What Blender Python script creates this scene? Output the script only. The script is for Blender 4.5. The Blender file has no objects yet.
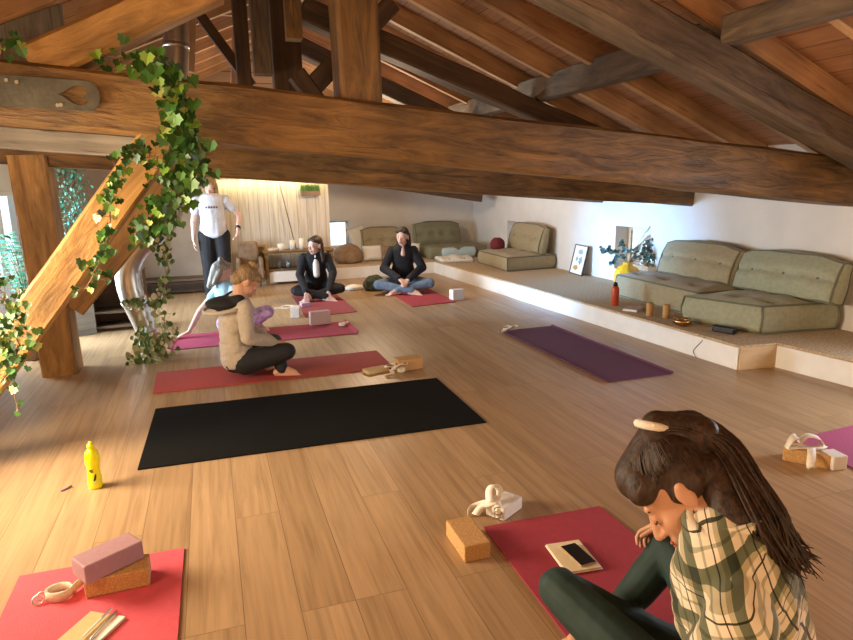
import bpy, bmesh, math, random
from mathutils import Vector as V, Matrix, noise, Euler
rnd = random.Random(7)
C = bpy.context.scene.collection
PI = math.pi

# ------------------------------------------------------------------ camera (solved from the yoga mats)
FOC, TILT, ROLL, CH, YAW = 640.0, math.radians(12.19), math.radians(-1.03), 1.524, math.radians(18.4)
_f = V((0, math.cos(TILT), -math.sin(TILT))); _r0 = V((1, 0, 0)); _u0 = _r0.cross(_f)
_r = math.cos(ROLL)*_r0 + math.sin(ROLL)*_u0; _u = -math.sin(ROLL)*_r0 + math.cos(ROLL)*_u0
def c2w(v): return V((math.cos(YAW)*v.x + math.sin(YAW)*v.y, -math.sin(YAW)*v.x + math.cos(YAW)*v.y, v.z))
CF, CR, CU = c2w(_f), c2w(_r), c2w(_u)
cd = bpy.data.cameras.new('camera'); cam = bpy.data.objects.new('camera', cd); C.objects.link(cam)
cam.matrix_world = Matrix(((CR.x, CU.x, -CF.x, 0), (CR.y, CU.y, -CF.y, 0), (CR.z, CU.z, -CF.z, CH), (0, 0, 0, 1)))
cd.sensor_width = 36; cd.lens = FOC/853*36; cd.clip_start = .05
bpy.context.scene.camera = cam
def ray(x, y): return (x-426.5)/FOC*CR - (y-320)/FOC*CU + CF      # a direction measured on the photograph
def at_z(x, y, z=0.0):
    d = ray(x, y); t = (z-CH)/d.z; return V((d.x*t, d.y*t, z))
def at_y(x, y, Y):
    d = ray(x, y); t = Y/d.y; return V((d.x*t, Y, CH+d.z*t))

# ------------------------------------------------------------------ materials
def nodes(name):
    m = bpy.data.materials.new(name); m.use_nodes = True; nt = m.node_tree
    return m, nt, nt.nodes['Principled BSDF']
def N(nt, t, **k):
    n = nt.nodes.new(t)
    for a, b in k.items():
        if a.startswith('i_'): n.inputs[a[2:].replace('_', ' ')].default_value = b
        else: setattr(n, a, b)
    return n
def ramp(nt, stops):
    r = nt.nodes.new('ShaderNodeValToRGB'); el = r.color_ramp.elements
    while len(el) < len(stops): el.new(.5)
    for e, (p, c) in zip(el, stops): e.position = p; e.color = (*c, 1)
    return r
def col(*c): return tuple((x/12.92 if x <= .04045 else ((x+.055)/1.055)**2.4) for x in [v/255 for v in c])
def plain(name, c, rough=.6, vary=.12, scale=14, bump=.0, metal=0, sheen=0, trans=0, bscale=None, spec=.5):
    m, nt, b = nodes(name); L = nt.links
    tc = N(nt, 'ShaderNodeTexCoord')
    n = N(nt, 'ShaderNodeTexNoise', i_Scale=scale, i_Detail=5.0)
    L.new(tc.outputs['Object'], n.inputs['Vector'])
    r = ramp(nt, [(.3, tuple(max(0, x*(1-vary)) for x in c)), (.7, tuple(min(1, x*(1+vary)) for x in c))])
    L.new(n.outputs['Fac'], r.inputs['Fac']); L.new(r.outputs['Color'], b.inputs['Base Color'])
    b.inputs['Roughness'].default_value = rough; b.inputs['Metallic'].default_value = metal
    b.inputs['Specular IOR Level'].default_value = spec
    if sheen: b.inputs['Sheen Weight'].default_value = sheen
    if trans: b.inputs['Transmission Weight'].default_value = trans
    if bump:
        n2 = N(nt, 'ShaderNodeTexNoise', i_Scale=bscale or scale*4, i_Detail=4.0); L.new(tc.outputs['Object'], n2.inputs['Vector'])
        bp = N(nt, 'ShaderNodeBump', i_Strength=bump, i_Distance=.01); L.new(n2.outputs['Fac'], bp.inputs['Height']); L.new(bp.outputs['Normal'], b.inputs['Normal'])
    return m
def wood(name, dark, light, rough=.6, g=(1.2, 16, 16), bump=.35, knots=True):
    """grain along local x"""
    m, nt, b = nodes(name); L = nt.links
    tc = N(nt, 'ShaderNodeTexCoord'); mp = N(nt, 'ShaderNodeMapping'); mp.inputs['Scale'].default_value = g
    L.new(tc.outputs['Object'], mp.inputs['Vector'])
    n = N(nt, 'ShaderNodeTexNoise', i_Scale=1.0, i_Detail=8.0, i_Roughness=.65, i_Distortion=.7); L.new(mp.outputs['Vector'], n.inputs['Vector'])
    mid = tuple((a+c)/2 for a, c in zip(dark, light))
    r = ramp(nt, [(.28, dark), (.5, mid), (.72, light)]); L.new(n.outputs['Fac'], r.inputs['Fac'])
    big = N(nt, 'ShaderNodeTexNoise', i_Scale=1.7, i_Detail=3.0); L.new(tc.outputs['Object'], big.inputs['Vector'])
    rb = ramp(nt, [(.3, (.62, .62, .62)), (.7, (1.15, 1.1, 1.05))]); L.new(big.outputs['Fac'], rb.inputs['Fac'])
    mx = N(nt, 'ShaderNodeMix', data_type='RGBA', blend_type='MULTIPLY'); mx.inputs[0].default_value = 1
    L.new(r.outputs['Color'], mx.inputs[6]); L.new(rb.outputs['Color'], mx.inputs[7])
    out = mx.outputs[2]
    if knots:
        mp2 = N(nt, 'ShaderNodeMapping'); mp2.inputs['Scale'].default_value = (1.0, 22, 22); L.new(tc.outputs['Object'], mp2.inputs['Vector'])
        v = N(nt, 'ShaderNodeTexNoise', i_Scale=1.6, i_Detail=2.0, i_Distortion=1.2); L.new(mp2.outputs['Vector'], v.inputs['Vector'])
        rk = ramp(nt, [(.30, (.28, .22, .16)), (.36, (1, 1, 1))]); L.new(v.outputs['Fac'], rk.inputs['Fac'])
        m2 = N(nt, 'ShaderNodeMix', data_type='RGBA', blend_type='MULTIPLY'); m2.inputs[0].default_value = .8
        L.new(out, m2.inputs[6]); L.new(rk.outputs['Color'], m2.inputs[7]); out = m2.outputs[2]
    L.new(out, b.inputs['Base Color']); b.inputs['Roughness'].default_value = rough
    if bump:
        bp = N(nt, 'ShaderNodeBump', i_Strength=bump, i_Distance=.02); L.new(n.outputs['Fac'], bp.inputs['Height']); L.new(bp.outputs['Normal'], b.inputs['Normal'])
    return m
def planks(name, c1, c2, mortar, w, length, rough, rot=PI/2, msize=.0025, grain=(26, 1.3, 1), spec=.5, axis='XY', gap_bump=.3):
    m, nt, b = nodes(name); L = nt.links
    tc = N(nt, 'ShaderNodeTexCoord'); mp = N(nt, 'ShaderNodeMapping')
    src = tc.outputs['Object']
    if axis == 'XZ':
        s = N(nt, 'ShaderNodeSeparateXYZ'); cb = N(nt, 'ShaderNodeCombineXYZ'); L.new(src, s.inputs[0]); L.new(s.outputs[0], cb.inputs[0]); L.new(s.outputs[2], cb.inputs[1]); src = cb.outputs[0]
    mp.inputs['Rotation'].default_value = (0, 0, rot); L.new(src, mp.inputs['Vector'])
    br = N(nt, 'ShaderNodeTexBrick', offset=.37, offset_frequency=3)
    br.inputs['Scale'].default_value = 1; br.inputs['Brick Width'].default_value = length; br.inputs['Row Height'].default_value = w
    br.inputs['Mortar Size'].default_value = msize; br.inputs['Mortar Smooth'].default_value = .3; br.inputs['Bias'].default_value = 0
    br.inputs['Color1'].default_value = (*c1, 1); br.inputs['Color2'].default_value = (*c2, 1); br.inputs['Mortar'].default_value = (*mortar, 1)
    L.new(mp.outputs[0], br.inputs['Vector'])
    m3 = N(nt, 'ShaderNodeMapping'); m3.inputs['Scale'].default_value = grain; L.new(src, m3.inputs['Vector'])
    # shift the grain per plank
    ad = N(nt, 'ShaderNodeVectorMath', operation='MULTIPLY_ADD'); L.new(br.outputs['Color'], ad.inputs[0]); ad.inputs[1].default_value = (40, 40, 40); L.new(m3.outputs[0], ad.inputs[2])
    n = N(nt, 'ShaderNodeTexNoise', i_Scale=1.0, i_Detail=7.0, i_Roughness=.62, i_Distortion=.9); L.new(ad.outputs[0], n.inputs['Vector'])
    r = ramp(nt, [(.25, (.64, .60, .55)), (.5, (.97, .97, .96)), (.78, (1.24, 1.22, 1.18))]); L.new(n.outputs['Fac'], r.inputs['Fac'])
    mx = N(nt, 'ShaderNodeMix', data_type='RGBA', blend_type='MULTIPLY'); mx.inputs[0].default_value = 1
    L.new(br.outputs['Color'], mx.inputs[6]); L.new(r.outputs['Color'], mx.inputs[7]); L.new(mx.outputs[2], b.inputs['Base Color'])
    b.inputs['Roughness'].default_value = rough; b.inputs['Specular IOR Level'].default_value = spec
    bp = N(nt, 'ShaderNodeBump', i_Strength=gap_bump, i_Distance=.003, invert=True); L.new(br.outputs['Fac'], bp.inputs['Height']); L.new(bp.outputs['Normal'], b.inputs['Normal'])
    return m
def plaid(name, scale=11.0, rot=(0.2, .5, .75), offs=(0, 0, 0)):
    m, nt, b = nodes(name); L = nt.links
    tc = N(nt, 'ShaderNodeTexCoord'); mp = N(nt, 'ShaderNodeMapping'); mp.inputs['Rotation'].default_value = rot; mp.inputs['Location'].default_value = offs
    nz = N(nt, 'ShaderNodeTexNoise', i_Scale=5.0, i_Detail=1.0); L.new(tc.outputs['Object'], nz.inputs['Vector'])
    ad = N(nt, 'ShaderNodeVectorMath', operation='MULTIPLY_ADD'); L.new(nz.outputs['Color'], ad.inputs[0]); ad.inputs[1].default_value = (.035, .035, .035); L.new(tc.outputs['Object'], ad.inputs[2])
    L.new(ad.outputs[0], mp.inputs['Vector'])
    s = N(nt, 'ShaderNodeSeparateXYZ'); L.new(mp.outputs[0], s.inputs[0])
    outs = []
    for k in (0, 2):
        mu = N(nt, 'ShaderNodeMath', operation='MULTIPLY'); L.new(s.outputs[k], mu.inputs[0]); mu.inputs[1].default_value = scale
        fr = N(nt, 'ShaderNodeMath', operation='FRACT'); L.new(mu.outputs[0], fr.inputs[0])
        g = (.15, .18, .12); lt = (.92, .87, .76)
        r = ramp(nt, [(0, g), (.26, lt), (.46, (.50, .51, .42)), (.52, lt), (.72, (.06, .06, .04)), (.755, lt), (.86, (.55, .52, .38))]); r.color_ramp.interpolation = 'CONSTANT'
        L.new(fr.outputs[0], r.inputs['Fac']); outs.append(r.outputs['Color'])
    mx = N(nt, 'ShaderNodeMix', data_type='RGBA', blend_type='MULTIPLY'); mx.inputs[0].default_value = 1
    L.new(outs[0], mx.inputs[6]); L.new(outs[1], mx.inputs[7]); L.new(mx.outputs[2], b.inputs['Base Color'])
    b.inputs['Roughness'].default_value = .9; b.inputs['Sheen Weight'].default_value = .2
    return m
def leafmat(name, stops, rough=.45):
    m, nt, b = nodes(name); L = nt.links
    g = N(nt, 'ShaderNodeNewGeometry'); r = ramp(nt, stops); L.new(g.outputs['Random Per Island'], r.inputs['Fac'])
    L.new(r.outputs['Color'], b.inputs['Base Color']); b.inputs['Roughness'].default_value = rough
    b.inputs['Subsurface Weight'].default_value = 0
    return m
def hairmat(name, dark, light, sc=(90, 90, 8)):
    m, nt, b = nodes(name); L = nt.links
    tc = N(nt, 'ShaderNodeTexCoord'); mp = N(nt, 'ShaderNodeMapping'); mp.inputs['Scale'].default_value = sc; L.new(tc.outputs['Object'], mp.inputs['Vector'])
    n = N(nt, 'ShaderNodeTexNoise', i_Scale=1.0, i_Detail=5.0, i_Distortion=.4); L.new(mp.outputs[0], n.inputs['Vector'])
    r = ramp(nt, [(.3, dark), (.7, light)]); L.new(n.outputs['Fac'], r.inputs['Fac']); L.new(r.outputs['Color'], b.inputs['Base Color'])
    b.inputs['Roughness'].default_value = .6
    bp = N(nt, 'ShaderNodeBump', i_Strength=.6, i_Distance=.006); L.new(n.outputs['Fac'], bp.inputs['Height']); L.new(bp.outputs['Normal'], b.inputs['Normal'])
    return m
def emis(name, c, s):
    m, nt, b = nodes(name); b.inputs['Base Color'].default_value = (*c, 1); b.inputs['Emission Color'].default_value = (*c, 1); b.inputs['Emission Strength'].default_value = s
    return m

M = {}
M['floor'] = planks('oak_floor', (.45, .295, .16), (.365, .232, .12), (.21, .135, .075), .2, 2.1, .38, msize=.0018, grain=(30, 1.2, 1), spec=.5)
M['beam'] = wood('old_oak', (.034, .016, .005), (.36, .195, .055), .5, (2.4, 12, 12), .8)
M['beam_dark'] = wood('dark_oak', (.028, .015, .008), (.15, .08, .036), .65)
M['beam_gold'] = wood('golden_oak', (.17, .080, .018), (.66, .37, .11), .5, (2.2, 12, 12), .6)
M['beam_grey'] = wood('grey_oak', (.055, .036, .022), (.25, .175, .105), .7, (2.2, 13, 13), .6)
M['rafter'] = wood('sawn_pine', (.42, .21, .085), (.70, .45, .24), .65, (1.5, 20, 20), .15)
M['greywood'] = wood('grey_plank', (.13, .115, .09), (.34, .31, .26), .75, (1.5, 22, 22))
M['roof'] = planks('roof_boards', (.38, .18, .085), (.31, .14, .06), (.12, .05, .02), .16, 6, .65, rot=PI/2, msize=.004, grain=(22, 1.4, 1))
M['gable'] = planks('gable_boards', (.42, .26, .16), (.36, .21, .12), (.10, .05, .03), .16, 2.6, .7, rot=0, msize=.006, grain=(1.3, 22, 1), axis='XZ')
M['cladding'] = planks('painted_boards', (.66, .60, .51), (.60, .54, .45), (.34, .29, .22), .15, 9.0, .6, rot=PI/2, msize=.004, grain=(24, 1.5, 1), axis='XZ')
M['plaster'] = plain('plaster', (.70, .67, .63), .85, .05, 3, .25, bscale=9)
M['panel_brown'] = plain('brown_panel', (.36, .29, .22), .85, .12, 3, .2, bscale=20)  # brown wall panelling, its own colour
M['white'] = plain('white_paint', (.80, .79, .76), .5, .05, 6)
M['ply'] = wood('plywood', (.55, .38, .19), (.78, .58, .34), .6, (1.5, 9, 9), .05, knots=False)
M['carpet'] = plain('sisal_carpet', (.50, .38, .24), .95, .35, 55, .7, bscale=160)
M['steel'] = plain('brushed_steel', (.58, .53, .45), .36, .08, 8, metal=1)
M['plate'] = plain('steel_plate_metal', (.12, .115, .09), .45, .25, 9, .2, metal=.6)
M['black_metal'] = plain('black_metal', (.02, .02, .02), .5, .1)
M['brass'] = plain('bronze', (.45, .26, .10), .28, .2, 20, metal=1)
M['glass'] = None
m, nt, b = nodes('window_glass'); b.inputs['Transmission Weight'].default_value = 1; b.inputs['Roughness'].default_value = .02; b.inputs['IOR'].default_value = 1.05; b.inputs['Base Color'].default_value = (.95, .98, 1, 1); M['glass'] = m
M['red_mat'] = plain('red_mat', (.40, .055, .045), .8, .06, 30, .25, bscale=220)
M['crimson_mat'] = plain('crimson_mat', (.36, .035, .055), .8, .06, 30, .25, bscale=220)
M['coral_mat'] = plain('coral_mat', (.66, .085, .115), .8, .06, 30, .25, bscale=220)
M['pink_mat'] = plain('pink_mat', (.42, .05, .11), .8, .05, 30, .25, bscale=220)
M['dark_red_mat'] = plain('dark_red_mat', (.30, .05, .06), .8, .05, 30, .25, bscale=220)
M['magenta_mat'] = plain('magenta_mat', (.36, .05, .14), .8, .05, 30, .25, bscale=220)
M['purple_mat'] = plain('purple_mat', (.115, .035, .085), .8, .05, 30, .25, bscale=220)
M['black_mat'] = plain('black_mat', (.0075, .0075, .007), .95, .05, 30, .2, bscale=220, spec=.08)
M['cork'] = plain('cork', (.50, .28, .10), .8, .32, 170, .3, bscale=120)
M['cork_pale'] = plain('pale_cork', (.62, .50, .36), .8, .15, 150, .2, bscale=120)
M['mauve'] = plain('mauve_foam', (.36, .20, .22), .75, .05, 60, .1)
M['foam_white'] = plain('white_foam', (.72, .68, .62), .7, .05, 60, .1)
M['pinkgrey'] = plain('pink_grey_foam', (.52, .40, .38), .7, .05, 60)
M['strap'] = plain('cotton_strap', (.74, .66, .52), .9, .08, 90, .3, bscale=300)
M['strap_white'] = plain('white_cotton', (.86, .80, .68), .9, .06, 90, .3, bscale=300)
M['paper'] = plain('cream_paper', (.80, .68, .44), .8, .06, 40)
M['kraft'] = plain('kraft_paper', (.62, .46, .22), .8, .08, 40)
M['page'] = plain('white_page', (.85, .82, .74), .8, .03, 20)
M['black'] = plain('black_plastic', (.012, .012, .012), .25, .05)
M['skin'] = plain('skin', (.62, .33, .20), .5, .06, 12, spec=.4)
M['skin_pale'] = plain('pale_skin', (.66, .42, .33), .5, .06, 12)
M['lip'] = plain('lips', (.42, .12, .09), .4, .05)
M['brow'] = plain('brow_hair', (.035, .018, .01), .7, .1)
M['eye'] = plain('eye', (.05, .035, .03), .25, .1)
M['sage'] = plain('sage_canvas', (.33, .34, .23), .92, .1, 30, .4, bscale=140, sheen=.2)
M['khaki'] = plain('khaki_canvas', (.35, .29, .17), .92, .1, 30, .4, bscale=140, sheen=.2)
M['olive'] = plain('olive_canvas', (.22, .21, .13), .92, .1, 30, .4, bscale=140)
M['piping'] = plain('sage_piping', (.15, .15, .10), .9, .1, 60)
M['linen'] = plain('white_linen', (.76, .74, .68), .9, .05, 30, .3, bscale=100)
M['bluelinen'] = plain('pale_blue_linen', (.50, .64, .66), .9, .06, 30, .3, bscale=100)
M['brownfab'] = plain('brown_fabric', (.27, .18, .11), .9, .25, 10, .4, bscale=60)
M['maroon'] = plain('maroon_fabric', (.15, .02, .03), .85, .1, 20)
M['leaf_ivy'] = leafmat('ivy_leaf', [(0, (.02, .07, .012)), (.5, (.045, .14, .022)), (.8, (.10, .25, .035)), (.93, (.26, .42, .05)), (1, (.50, .52, .16))])
M['leaf_var'] = leafmat('variegated_leaf', [(0, (.06, .13, .03)), (.5, (.16, .26, .07)), (.75, (.5, .52, .25)), (1, (.72, .68, .45))])
M['leaf_euc'] = leafmat('eucalyptus_leaf', [(0, (.03, .09, .08)), (.4, (.08, .19, .16)), (.75, (.17, .30, .27)), (1, (.27, .38, .34))])
M['leaf_teal_lit'] = leafmat('teal_lit_leaf', [(0, (.03, .25, .17)), (.5, (.10, .45, .32)), (1, (.30, .65, .45))])  # teal light is put into the leaf colour
M['leaf_grass'] = leafmat('grass_blade', [(0, (.03, .09, .01)), (.6, (.09, .22, .03)), (1, (.2, .36, .06))])
M['stem'] = plain('vine_stem', (.20, .13, .06), .8, .2)
M['amber'] = plain('amber_ceramic', (.80, .42, .02), .3, .25, 12, spec=.6)

# ------------------------------------------------------------------ object helpers
def link(name, me, m, parent=None):
    o = bpy.data.objects.new(name, me); C.objects.link(o)
    if m is not None:
        for mm in (m if isinstance(m, (list, tuple)) else [m]): me.materials.append(mm)
    if parent is not None: o.parent = parent
    return o
def obj(name, bm, m, parent=None, smooth=False, M4=None):
    bmesh.ops.recalc_face_normals(bm, faces=bm.faces)
    me = bpy.data.meshes.new(name); bm.to_mesh(me); bm.free()
    if smooth:
        for p in me.polygons: p.use_smooth = True
    o = link(name, me, m, parent)
    if M4 is not None: o.matrix_local = M4
    return o
def tag(o, label, cat, group=None):
    o['label'] = label; o['category'] = cat
    if group: o['group'] = group
    return o
def struct(o): o['kind'] = 'structure'; return o
def thing(name, label, cat, loc=(0, 0, 0), rz=0, group=None):
    o = bpy.data.objects.new(name, None); C.objects.link(o); o.location = loc; o.rotation_euler = (0, 0, rz); o.empty_display_size = .1
    return tag(o, label, cat, group)
def B(bm, lo, hi, bev=0, M4=None, seg=2):
    r = bmesh.ops.create_cube(bm, size=1.0); vs = r['verts']
    c = [(a+b)/2 for a, b in zip(lo, hi)]; s = [abs(b-a) for a, b in zip(lo, hi)]
    for v in vs: v.co = V((v.co.x*s[0]+c[0], v.co.y*s[1]+c[1], v.co.z*s[2]+c[2]))
    if bev:
        ed = list({e for v in vs for e in v.link_edges})
        rr = bmesh.ops.bevel(bm, geom=ed, offset=bev, segments=seg, affect='EDGES', profile=.5)
        vs = list({v for f in rr['faces'] for v in f.verts} | {v for v in vs if v.is_valid})
    if M4 is not None:
        for v in vs: v.co = M4 @ v.co
    return vs
def box(name, lo, hi, m, parent=None, bev=0, M4=None):
    bm = bmesh.new(); B(bm, lo, hi, bev); return obj(name, bm, m, parent, M4=M4)
def prism(bm, pts, z0, z1):
    a = [bm.verts.new((p[0], p[1], z0)) for p in pts]; b = [bm.verts.new((p[0], p[1], z1)) for p in pts]; n = len(pts)
    bm.faces.new(a); bm.faces.new(b)
    for i in range(n): bm.faces.new((a[i], a[(i+1) % n], b[(i+1) % n], b[i]))
def frame_of(d, up=V((0, 0, 1))):
    x = d.normalized(); y = up.cross(x)
    if y.length < 1e-3: y = V((0, 1, 0)).cross(x)
    y.normalize(); z = x.cross(y); return x, y, z
def loft(bm, rings, closed=True, caps=True):
    rs = [[bm.verts.new(p) for p in r] for r in rings]; n = len(rs[0])
    for a, b in zip(rs, rs[1:]):
        for i in range(n if closed else n-1): bm.faces.new((a[i], a[(i+1) % n], b[(i+1) % n], b[i]))
    if caps and closed: bm.faces.new(rs[0]); bm.faces.new(rs[-1][::-1])
def tube(bm, pts, r, n=10, caps=True, flat=1.0):
    pts = [V(p) for p in pts]; rings = []; prev = None
    for i, p in enumerate(pts):
        d = (pts[min(i+1, len(pts)-1)] - pts[max(i-1, 0)]).normalized()
        if prev is None: _, y, z = frame_of(d)
        else:
            y = prev - d*prev.dot(d); y.normalize(); z = d.cross(y)
        prev = y; rr = r[i] if isinstance(r, (list, tuple)) else r
        rings.append([p + y*math.cos(2*PI*k/n)*rr + z*math.sin(2*PI*k/n)*rr*flat for k in range(n)])
    loft(bm, rings, caps=caps)
def ribbon(bm, pts, w, t=.003, up=V((0, 0, 1)), ups=None):
    pts = [V(p) for p in pts]; rings = []
    for i, p in enumerate(pts):
        d = (pts[min(i+1, len(pts)-1)] - pts[max(i-1, 0)]).normalized()
        uu = ups[i] if ups else up
        s = uu - d*uu.dot(d); s.normalize(); q = d.cross(s)
        rings.append([p+s*w/2+q*t/2, p-s*w/2+q*t/2, p-s*w/2-q*t/2, p+s*w/2-q*t/2])
    loft(bm, rings)
def lathe(bm, prof, n=24, c=(0, 0, 0)):
    rings = [[V((c[0]+r*math.cos(2*PI*k/n), c[1]+r*math.sin(2*PI*k/n), c[2]+z)) for k in range(n)] for r, z in prof]; loft(bm, rings)
def smooth_path(pts, n=8):
    pts = [V(p) for p in pts]; out = []
    for i in range(len(pts)-1):
        p0 = pts[max(i-1, 0)]; p1 = pts[i]; p2 = pts[i+1]; p3 = pts[min(i+2, len(pts)-1)]
        for k in range(n):
            t = k/n; out.append(.5*((2*p1)+(p2-p0)*t+(2*p0-5*p1+4*p2-p3)*t*t+(3*p1-p0-3*p2+p3)*t**3))
    out.append(pts[-1]); return out
def timber(name, p0, p1, w, h, m, label=None, cat='beam', rough=.008, up=V((0, 0, 1)), group=None, cuts=26, bev=.012, parent=None, taper=None, roll=0):
    """hewn timber from p0 to p1 (centre line), width w sideways, height h; local x runs along it"""
    p0, p1 = V(p0), V(p1); L_ = (p1-p0).length; x, y, z = frame_of(p1-p0, up)
    M4 = Matrix(((x.x, y.x, z.x, p0.x), (x.y, y.y, z.y, p0.y), (x.z, y.z, z.z, p0.z), (0, 0, 0, 1)))
    if roll: M4 = M4 @ Matrix.Rotation(roll, 4, 'X')
    bm = bmesh.new(); rings = []; sd = rnd.random()*50; b_ = bev
    for i in range(cuts+1):
        t = i/cuts; X = t*L_; k = 1 if taper is None else taper[0]*(1-t)+taper[1]*t
        hw, hh = w/2*k, h/2*k
        ring = []
        for (a, c) in ((-hw+b_, -hh), (hw-b_, -hh), (hw, -hh+b_), (hw, 0), (hw, hh-b_), (hw-b_, hh), (-hw+b_, hh), (-hw, hh-b_), (-hw, 0), (-hw, -hh+b_)):
            q = V((X*1.6+sd, a*4, c*4)); nn = noise.noise(q)*rough; n2 = noise.noise(q+V((9, 3, 5)))*rough
            ring.append(V((X, a+nn, c+n2)))
        rings.append(ring)
    loft(bm, rings)
    o = obj(name, bm, m, parent, M4=M4)
    if label: tag(o, label, cat, group)
    return o

# ------------------------------------------------------------------ the room
bm = bmesh.new(); prism(bm, [(-3.3, -1.5), (5.6, -1.5), (5.6, 12), (-3.3, 12)], -.1, 0); struct(obj('floor', bm, M['floor']))
def slope_z(x): return 2.5-.425*(x-3.08)
RX = .9; RZ = slope_z(RX)
# roof boards, both slopes
bm = bmesh.new(); o_ = .17
for (x0, x1) in ((RX, 5.6), (RX, -3.4)):
    z0 = RZ+o_; z1 = (slope_z(x1) if x1 > RX else RZ-.425*(RX-x1))+o_
    a = [V((x0, -1.5, z0)), V((x1, -1.5, z1)), V((x1, 12, z1)), V((x0, 12, z0))]
    vs = [bm.verts.new(p) for p in a]+[bm.verts.new(p+V((0, 0, .04))) for p in a]
    for q in ((0, 1, 2, 3), (4, 5, 6, 7), (0, 1, 5, 4), (1, 2, 6, 5), (2, 3, 7, 6), (3, 0, 4, 7)): bm.faces.new([vs[i] for i in q])
struct(obj('ceiling', bm, M['roof']))
# right wall, slightly skewed; openings for the low windows. local: y along the wall, x thickness outwards
WANG = math.atan(.04); W0 = V((5.17, 3.5, 0))
WM = Matrix.Translation(W0) @ Matrix.Rotation(WANG, 4, 'Z')
def wallpt(s, z, x=0): return WM @ V((x, s-3.5, z))
openings = [(1.75, 2.75, .42, 1.1), (6.55, 7.2, .36, .92), (9.35, 10.2, .40, .84)]   # s0, s1, z0, z1
bm = bmesh.new(); T = .42; top = 1.9
ss = sorted({-1.5, 12.0} | {a for o in openings for a in o[:2]})
for a, b_ in zip(ss, ss[1:]):
    op = [o for o in openings if abs(o[0]-a) < 1e-6]
    if op: B(bm, (0, a-3.5, 0), (T, b_-3.5, op[0][2])); B(bm, (0, a-3.5, op[0][3]), (T, b_-3.5, top))
    else: B(bm, (0, a-3.5, 0), (T, b_-3.5, top))
struct(obj('wall_right', bm, M['plaster'], M4=WM))
for i, (s0, s1, z0, z1) in enumerate(openings):
    bm = bmesh.new(); d0, d1 = .20, .25; fw = .06
    B(bm, (d0, s0-3.5, z0), (d1, s0-3.5+fw, z1), .004); B(bm, (d0, s1-3.5-fw, z0), (d1, s1-3.5, z1), .004)
    B(bm, (d0, s0-3.5+fw, z0), (d1, s1-3.5-fw, z0+fw), .004); B(bm, (d0, s0-3.5+fw, z1-fw), (d1, s1-3.5-fw, z1), .004)
    B(bm, (d0, (s0+s1)/2-3.5-.02, z0+fw), (d1, (s0+s1)/2-3.5+.02, z1-fw), .003)
    w = struct(obj('window_%d' % (i+1), bm, M['rafter'], M4=WM))
    bm = bmesh.new(); B(bm, (.222, s0-3.5+fw, z0+fw), (.228, s1-3.5-fw, z1-fw)); obj('pane', bm, M['glass'], w)
    if i == 1: bm = bmesh.new(); B(bm, (.16, s0-3.5+.12, z0+.16), (.185, s1-3.5-.14, z1-.02), .003); obj('shutter', bm, M['cork_pale'], w)
# back wall (white) with small window, board wall in front of it on the left
bm = bmesh.new(); yb = 11.6
B(bm, (1.7, yb, 0), (2.02, yb+.4, 2.9)); B(bm, (2.42, yb, 0), (5.2, yb+.4, 2.9)); B(bm, (2.02, yb, 0), (2.42, yb+.4, .36)); B(bm, (2.02, yb, .86), (2.42, yb+.4, 2.9))
struct(obj('wall_back', bm, M['plaster']))
bm = bmesh.new()
for lo, hi in (((2.02, 0, .36), (2.06, .04, .86)), ((2.38, 0, .36), (2.42, .04, .86)), ((2.06, 0, .36), (2.38, .04, .40)), ((2.06, 0, .82), (2.38, .04, .86))): B(bm, lo, hi, .004)
w = struct(obj('window_4', bm, M['white'], M4=Matrix.Translation((0, yb+.2, 0))))
bm = bmesh.new(); B(bm, (2.06, .015, .40), (2.38, .02, .82)); obj('pane', bm, M['glass'], w)
struct(box('wall_partition', (-.05, 10.5, 0), (1.86, 10.62, 1.66), M['cladding']))
struct(box('wall_end', (-2.3, 9.95, 0), (-.05, 10.62, 1.9), M['panel_brown']))
bm = bmesh.new(); prism(bm, [(-3.3, 10.62), (1.8, 10.62), (1.8, 10.7), (-3.3, 10.7)], 1.66, 3.9); struct(obj('wall_gable', bm, M['gable']))
bm = bmesh.new(); prism(bm, [(1.8, 12.0), (5.4, 12.0), (5.4, 12.05), (1.8, 12.05)], 1.0, 3.9); struct(obj('wall_gable_far', bm, M['plaster']))
# behind the camera
struct(box('wall_front', (-3.4, -1.5, 0), (5.7, -1.4, 4.2), M['plaster']))
# left wall with two big openings
bm = bmesh.new(); XL = -2.0
LO = [(2.2, 4.7, .55, 1.55), (6.2, 8.9, .12, 1.5)]
ss = sorted({-1.5, 12.0} | {a for o in LO for a in o[:2]})
for a, b_ in zip(ss, ss[1:]):
    op = [o for o in LO if abs(o[0]-a) < 1e-6]
    if op: B(bm, (XL-.25, a, 0), (XL, b_, op[0][2])); B(bm, (XL-.25, a, op[0][3]), (XL, b_, 3.4))
    else: B(bm, (XL-.25, a, 0), (XL, b_, 3.4))
struct(obj('wall_left', bm, M['plaster']))
for i, (s0, s1, z0, z1) in enumerate(LO):
    bm = bmesh.new(); fw = .05; n_ = 3
    B(bm, (XL-.16, s0, z0), (XL-.1, s1, z0+fw), .004); B(bm, (XL-.16, s0, z1-fw), (XL-.1, s1, z1), .004)
    for k in range(n_+1):
        yy = s0+(s1-s0-fw)*k/n_; B(bm, (XL-.16, yy, z0+fw), (XL-.1, yy+fw, z1-fw), .004)
    w = struct(obj('window_%d' % (i+5), bm, M['white']))
    bm = bmesh.new(); B(bm, (XL-.133, s0+.02, z0+.02), (XL-.127, s1-.02, z1-.02)); obj('pane', bm, M['glass'], w)
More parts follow.
